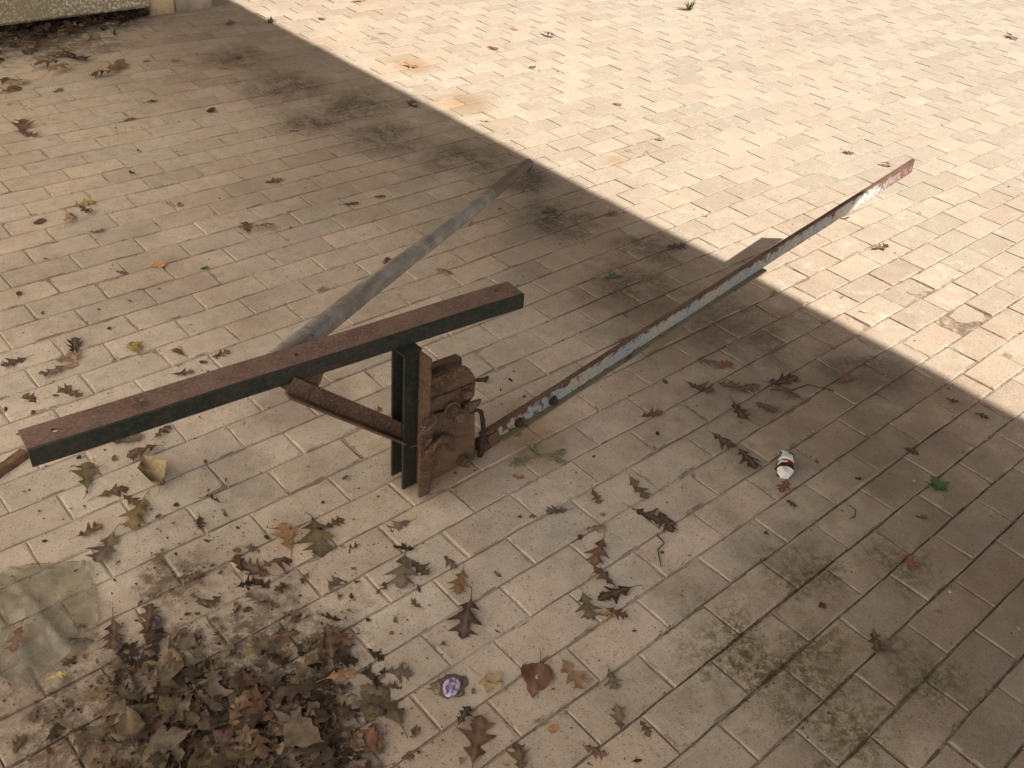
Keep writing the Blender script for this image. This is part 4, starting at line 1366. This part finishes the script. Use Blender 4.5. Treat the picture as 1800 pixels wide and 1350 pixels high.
# crumbs of leaf and soil, grit and sand grains
crumb = Litter()
CR = [(-1.25, -.45, .3, 260), (-1.0, -.6, .3, 260), (-.85, -.45, .35, 260), (-1.1, -.3, .25, 160), (-.9, .1, .35, 120), (-.6, -.6, .5, 260), (-.2, -.9, .4, 160), (.1, -1.2, .4, 200), (0, 2.9, .5, 160), (.7, 1.5, .5, 170), (.6, .2, .8, 260), (2.2, 1.2, 1.5, 240), (0, 1.5, 1.1, 260), (-.95, -.33, .12, 160), (-1.12, -.68, .16, 1300), (-.95, -.55, .13, 400), (-.6, 1.2, .6, 320), (-.9, .3, .3, 260), (0, 2.3, .5, 260), (-.3, .5, .5, 200), (-1.25, -.52, .1, 400), (-.85, -.8, .15, 300)]
def flake(rng):
    k = rng.randint(3, 5)
    pts = [(rng.uniform(.3, .6) * math.cos(6.28 * i / k), rng.uniform(.2, .5) * math.sin(6.28 * i / k), rng.uniform(0, .25)) for i in range(k)]
    return pts, [tuple(range(k))], None
FL = [flake(rh) for _ in range(20)]
for cx, cy, sd, cnt in CR:
    for i in range(cnt):
        x, y = rh.gauss(cx, sd), rh.gauss(cy, sd)
        s = min(.014, .002 + rh.expovariate(1 / .0024)) if rh.random() > .025 else rh.uniform(.010, .026)
        col = COLS[rh.choice(['br', 'br', 'gb', 'gb', 'ol', 'dk', 'tn'])]
        crumb.add(rh.choice(FL), (x, y, .0012), Euler((rh.gauss(0, .2), rh.gauss(0, .2), rh.uniform(0, 6.28))), (s, s * rh.uniform(.4, 1), s), col)
o = crumb.build('leaf_crumbs', MAT_LITTER, False)
tag(o, 'brown crumbs of leaf scattered over the pavers', 'leaf crumbs')

grit = Litter()
def pebble(rng):
    V = [(rng.uniform(.35, .55), 0, .1), (0, rng.uniform(.35, .55), .1), (-rng.uniform(.35, .55), 0, .1), (0, -rng.uniform(.35, .55), .1), (rng.uniform(-.1, .1), rng.uniform(-.1, .1), rng.uniform(.4, .6))]
    return V, [(0, 1, 4), (1, 2, 4), (2, 3, 4), (3, 0, 4)], None
PB = [pebble(rh) for _ in range(16)]
for i in range(15000):
    if rh.random() < .66:
        # along the joints
        out, z, x, y = cells[rh.randrange(len(cells))]
        if out and rh.random() < .7: continue
        if rh.random() < .68: x, y = x + rh.uniform(-.1, .1), y + .05 * rh.choice((-1, 1))
        else: x, y = x + .1 * rh.choice((-1, 1)), y + rh.uniform(-.05, .05)
        x, y = warp(x, y)
        x += rh.gauss(0, .004); y += rh.gauss(0, .004)
        pale = rh.random() < .5 + .35 * noise.noise((x * 1.2, y * 1.2, 2))
        zz = -.002
    else:
        x, y = rh.uniform(-1.6, 3.5), rh.uniform(-1.7, 3.3)
        pale = rh.random() < .5; zz = 0
    s = min(.009, .0012 + rh.expovariate(1 / .0017))
    col = (.50, .43, .33) if pale else rh.choice([(.12, .085, .055), (.20, .15, .10), (.07, .05, .035)])
    grit.add(rh.choice(PB), (x, y, zz), Euler((0, 0, rh.uniform(0, 6.28))), (s, s * rh.uniform(.6, 1), s * .8), col)
o = grit.build('grit', MAT_LITTER, False)
tag(o, 'sand grains and grit along the joints', 'grit')

# sparse dry moss in the joints at the lower right
moss = Litter()
BL = ([(-.5, 0, 0), (.5, 0, 0), (.15, .1, 1.0), (-.1, .1, .8)], [(0, 1, 2, 3)], None)
for cx, cy, sd, cnt in ((-.235, -1.125, .055, 420), (-.205, -1.075, .03, 120), (-.21, -1.34, .06, 260), (.055, -1.085, .05, 200), (-.265, -1.19, .03, 140), (.02, -1.42, .06, 160), (-.305, -1.0, .02, 60), (-.03, -1.02, .03, 70), (-.16, -1.24, .05, 90), (.20, -1.13, .05, 90)):
    for i in range(cnt):
        x, y = rh.gauss(cx, sd), rh.gauss(cy, sd * .8)
        if rh.random() < .45:
            y = round(y / .1) * .1 + rh.gauss(0, .005)
            _, y = warp(x, y)
        h = rh.uniform(.002, .007)
        col = rh.choice([(.09, .075, .025), (.13, .105, .04), (.07, .055, .02), (.11, .075, .035)])
        moss.add(BL, (x, y, -.001), Euler((rh.gauss(0, .9), rh.gauss(0, .9), rh.uniform(0, 6.28))), (h * .5, h * .5, h), col)
o = moss.build('moss', MAT_LITTER, False)
tag(o, 'olive-brown moss growing on the pavers and joints at the lower right', 'moss')


# ---------------------------------------------------------------- weeds, twigs
def weed(x, y, n, h, label, seed):
    r_ = random.Random(seed)
    root = empty('weed', (x, y, 0))
    tag(root, label, 'weed')
    for i in range(n):
        a = r_.uniform(0, 6.28); lean = r_.uniform(.3, 1.2); hh = h * r_.uniform(.6, 1.1)
        b = Vector((r_.gauss(0, .006), r_.gauss(0, .006), -.004))
        d = Vector((math.cos(a) * lean, math.sin(a) * lean, 1)).normalized()
        sdv = Vector((-math.sin(a), math.cos(a), 0))
        w = .0035
        V = [b - sdv * w * .5, b + sdv * w * .5, b + d * hh * .5 + sdv * w, b + d * hh * .5 - sdv * w, b + d * hh + Vector((0, 0, -lean * hh * .2))]
        mesh_obj('blade', V, [(0, 1, 2, 3), (3, 2, 4)], MAT_GRASS, root)


weed(3.375, 2.06, 26, .085, 'tuft of dark green weed growing in the wide joint at the top', 1)
weed(1.03, 2.90, 16, .05, 'low green weed in a joint next to the shadow corner, top left', 2)
weed(.27, 3.05, 9, .05, 'small green weed near the leaves under the slab bench', 5)


def twig(pts, r, label):
    bm = bmesh.new()
    add_tube(bm, pts, [r] * (len(pts) - 1) + [r * .5], 6)
    o = bm_obj('twig', bm, MAT_WIRE)
    tag(o, label, 'twig')


twig([(-.125, -.805, .004), (-.135, -.835, .008), (-.160, -.838, .006), (-.190, -.875, .003)], .0016, 'thin bent twig lying right of the reddish-brown oak leaf')
twig([(.325, -1.02, .003), (.318, -1.04, .007), (.300, -1.05, .004), (.285, -1.045, .003)], .0013, 'hair-thin curved twig on pavers at the right')
twig([(.55, -.62, .004), (.60, -.66, .006), (.66, -.67, .005), (.70, -.73, .003)], .0017, 'long thin stalk lying in the shade above the green leaf')
stick = bmesh.new()
sweep_profile(stick, [(-.017, 0), (.016, 0), (.013, .011), (-.010, .014)], (-1.225, .215, .001), (-1.118, .262, .001), Vector((-.4, .91, 0)), (0, 0, 1), 10, .003, 3)
o = bm_obj('wood_chip', stick, make_plain('brown_wood', (.15, .085, .05), .85, .35, 50))
tag(o, 'brown strip of wood at the left edge behind the rail end', 'wood strip')

# ---------------------------------------------------------------- plastic bag, crumpled
BAG = [(-1.46, -.03), (-1.36, -.060), (-1.281, -.067), (-1.25, -.074), (-1.203, -.097), (-1.139, -.139), (-1.142, -.171), (-1.151, -.221), (-1.164, -.266), (-1.181, -.306), (-1.199, -.326), (-1.214, -.34), (-1.236, -.356), (-1.277, -.356), (-1.316, -.365), (-1.338, -.371), (-1.353, -.344), (-1.385, -.299), (-1.47, -.25)]
HOLE = [(-1.308, -.182), (-1.276, -.18), (-1.287, -.225), (-1.313, -.255), (-1.348, -.301), (-1.357, -.299), (-1.337, -.253), (-1.318, -.235)]
rb_ = random.Random(2)
pts2 = []
def dense(poly, step=.012):
    out = []
    for i in range(len(poly)):
        a = Vector(poly[i]); b = Vector(poly[(i + 1) % len(poly)])
        k = max(1, int((b - a).length / step))
        for q in range(k):
            p = a.lerp(b, q / k)
            out.append(p + Vector((rb_.gauss(0, .0015), rb_.gauss(0, .0015))) * (1 if 0 < q else 0))
    return out
bo = dense(BAG); ho = dense(HOLE)
pts2 = bo + ho
edges = [(i, (i + 1) % len(bo)) for i in range(len(bo))] + [(len(bo) + i, len(bo) + (i + 1) % len(ho)) for i in range(len(ho))]
gx_ = -1.46
while gx_ < -1.12:
    gy_ = -.38
    while gy_ < -.02:
        q = (gx_ + rb_.uniform(-.003, .003), gy_ + rb_.uniform(-.003, .003))
        if in_poly(q, BAG) and not in_poly(q, HOLE) and min((Vector(q) - p).length for p in bo + ho) > .005:
            pts2.append(Vector(q))
        gy_ += .009
    gx_ += .009
res = geometry.delaunay_2d_cdt(pts2, edges, [], 0, 1e-5)
bv, bf = res[0], res[2]
V = []
for q in bv:
    x, y = q.x, q.y
    ridge = abs(noise.noise((x * 7 + y * 6, y * 5 - x * 4, 1.0)))
    ridge2 = abs(noise.noise((x * 16 - y * 11, y * 15 + x * 6, 5.0)))
    z = .003 + .011 * max(0, 1 - ridge * 7) + .006 * max(0, 1 - ridge2 * 6) + .003 * noise.noise((x * 14, y * 14, 9))
    fold = math.exp(-((x + 1.262 + .08 * (y + .2)) / .005) ** 2) * (.014 if y < -.1 else 0)
    V.append((x, y, max(.0025, z + fold)))
faces = []
for f_ in bf:
    c = sum((Vector((bv[i].x, bv[i].y)) for i in f_), Vector((0, 0))) / len(f_)
    if in_poly(c, BAG) and not in_poly(c, HOLE):
        faces.append(tuple(f_))
bag = mesh_obj('plastic_bag', V, faces, MAT_BAG, None, True)
tag(bag, 'dirty torn clear plastic sheet lying flat at the left edge above the leaf heap', 'plastic sheet')

# ---------------------------------------------------------------- crumpled white packet
pk = empty('paper_packet', (.318, -.836, 0))
tag(pk, 'crumpled white paper packet with dark red chevron band in the shade at the right', 'packet')
mw = make_plain('packet_white', (.78, .77, .74), .5, .06, 40, .3)
mr = make_plain('packet_red', (.22, .025, .02), .5, .2, 60, .2)
mk = make_plain('packet_dark', (.035, .022, .018), .5, .2, 60, .2)
pdir = Vector((.83, .56, 0)).normalized(); pside = Vector((-pdir.y, pdir.x, 0))
rp = random.Random(3)
prof = [(-.052, .012, .008), (-.046, .017, .017), (-.030, .020, .023), (-.024, .0205, .024), (-.017, .0205, .025), (-.010, .020, .025), (.000, .0195, .026), (.016, .0155, .024), (.030, .0105, .019), (.041, .0085, .014), (.050, .0115, .008)]
rings = []
Vp = []
for s, w, h in prof:
    ring = []
    for a, (u, z) in enumerate(((-1, .0), (-1, .75), (-.62, 1.0), (0, 1.08), (.62, .98), (1, .7), (1, .0), (0, 0))):
        q = pdir * (s + (.007 * (1 - abs(u)) if -.03 < s < -.005 and z > .7 else 0)) + pside * u * w * rp.uniform(.93, 1.06) + Vector((0, 0, z * h * rp.uniform(.9, 1.08) + .001))
        q = q + Vector((noise.noise(q * 90), noise.noise(q * 90 + Vector((5, 0, 0))), .8 * noise.noise(q * 110))) * .0065
        q.z = max(q.z, .001)
        ring.append(len(Vp)); Vp.append(q)
    rings.append(ring)
fw, fr, fk = [], [], []
for i in range(len(rings) - 1):
    for a in range(8):
        b = (a + 1) % 8
        f_ = (rings[i][a], rings[i][b], rings[i + 1][b], rings[i + 1][a])
        top = a in (1, 2, 3, 4)
        if not top: (fk if a in (0, 5) else fw).append(f_)
        elif i in (2, 4): (fk if a in (4,) or i == 2 else fr).append(f_)
        elif i == 3 and a == 2: fr.append(f_)
        else: fw.append(f_)
fw.append(tuple(rings[0])); fk.append(tuple(reversed(rings[-1])))
body = mesh_obj('paper_body', Vp, fw + fr + fk, mw, pk)
body.data.materials.append(mr); body.data.materials.append(mk)
for i, p_ in enumerate(body.data.polygons):
    p_.material_index = 0 if i < len(fw) else (1 if i < len(fw) + len(fr) else 2)
bm = bmesh.new()
add_prism(bm, [pdir * .022 - pside * .010 + Vector((0, 0, .017)), pdir * .040 - pside * .022 + Vector((0, 0, .010)), pdir * .046 - pside * .012 + Vector((0, 0, .012)), pdir * .034 - pside * .004 + Vector((0, 0, .022))], (0, 0, .0012))
bm_obj('torn_flap', bm, mk, pk)

# ---------------------------------------------------------------- purple cap and scrap
cap = empty('purple_cap', (-.738, -.837, 0))
tag(cap, 'small crushed purple and white cap in the lower middle between heap and broad leaf', 'cap')
m = Mat('purple_foil', .45, .5)
tcv = m.n('ShaderNodeTexCoord').outputs['Object']
m.color(m.mix(m.ramp(m.noise(120, 3, .6, vec=tcv), .42, .58), (.17, .09, .26), (.55, .48, .60)))
bm = bmesh.new()
rr = []
for r_, z_ in ((.0, .0085), (.006, .0095), (.011, .0075), (.0155, .0088), (.0185, .0072), (.0195, .001)):
    ring = []
    kN = 22
    if r_ == 0:
        rr.append([bm.verts.new((0, 0, z_))]); continue
    for k in range(kN):
        a = 2 * math.pi * k / kN
        q = r_ * (1 + .05 * math.sin(3 * a + r_ * 200) + (.04 if k % 2 and r_ > .018 else 0))
        ring.append(bm.verts.new((q * math.cos(a) * 1.05, q * math.sin(a) * .8, z_ + .0016 * noise.noise((a * 1.3, r_ * 200, 0)))))
    rr.append(ring)
for k in range(22):
    bm.faces.new((rr[0][0], rr[1][k], rr[1][(k + 1) % 22]))
for a_, b_ in zip(rr[1:-1], rr[2:]):
    for k in range(22):
        bm.faces.new((a_[k], b_[k], b_[(k + 1) % 22], a_[(k + 1) % 22]))
co = bm_obj('crown', bm, m.m, cap, True); co.rotation_euler = (.08, -.1, .5)
bm = bmesh.new()
vs1 = []
for k in range(18):
    a = 2 * math.pi * k / 18
    q = .030 * rp.uniform(.75, 1.15)
    vs1.append(bm.verts.new((q * math.cos(a) + .006, q * math.sin(a) * .9 + .004, .0012)))
c_ = bm.verts.new((.006, .003, .0042))
for k in range(18): bm.faces.new((c_, vs1[k], vs1[(k + 1) % 18]))
bm_obj('dirt_ring', bm, make_plain('grey_dirt', (.13, .105, .08), .95, .4, 90), cap)

scr = empty('foil_scrap', (-1.098, -.37, 0))
tag(scr, 'dull purple foil scrap under the brown spiky leaf above the heap', 'foil scrap')
Vs = []; Fs = []
for j in range(6):
    for i in range(8):
        Vs.append(((i - 3.5) * .0042, (j - 2.5) * .0038, .003 + .004 * (1 + noise.noise((i * .9, j * .9, 3)))))
for j in range(5):
    for i in range(7):
        a = j * 8 + i
        Fs.append((a, a + 1, a + 9, a + 8))
o = mesh_obj('foil', Vs, Fs, make_plain('dull_purple', (.075, .055, .075), .4, .3, 90, .3, .5), scr); o.rotation_euler = (0, 0, .4)
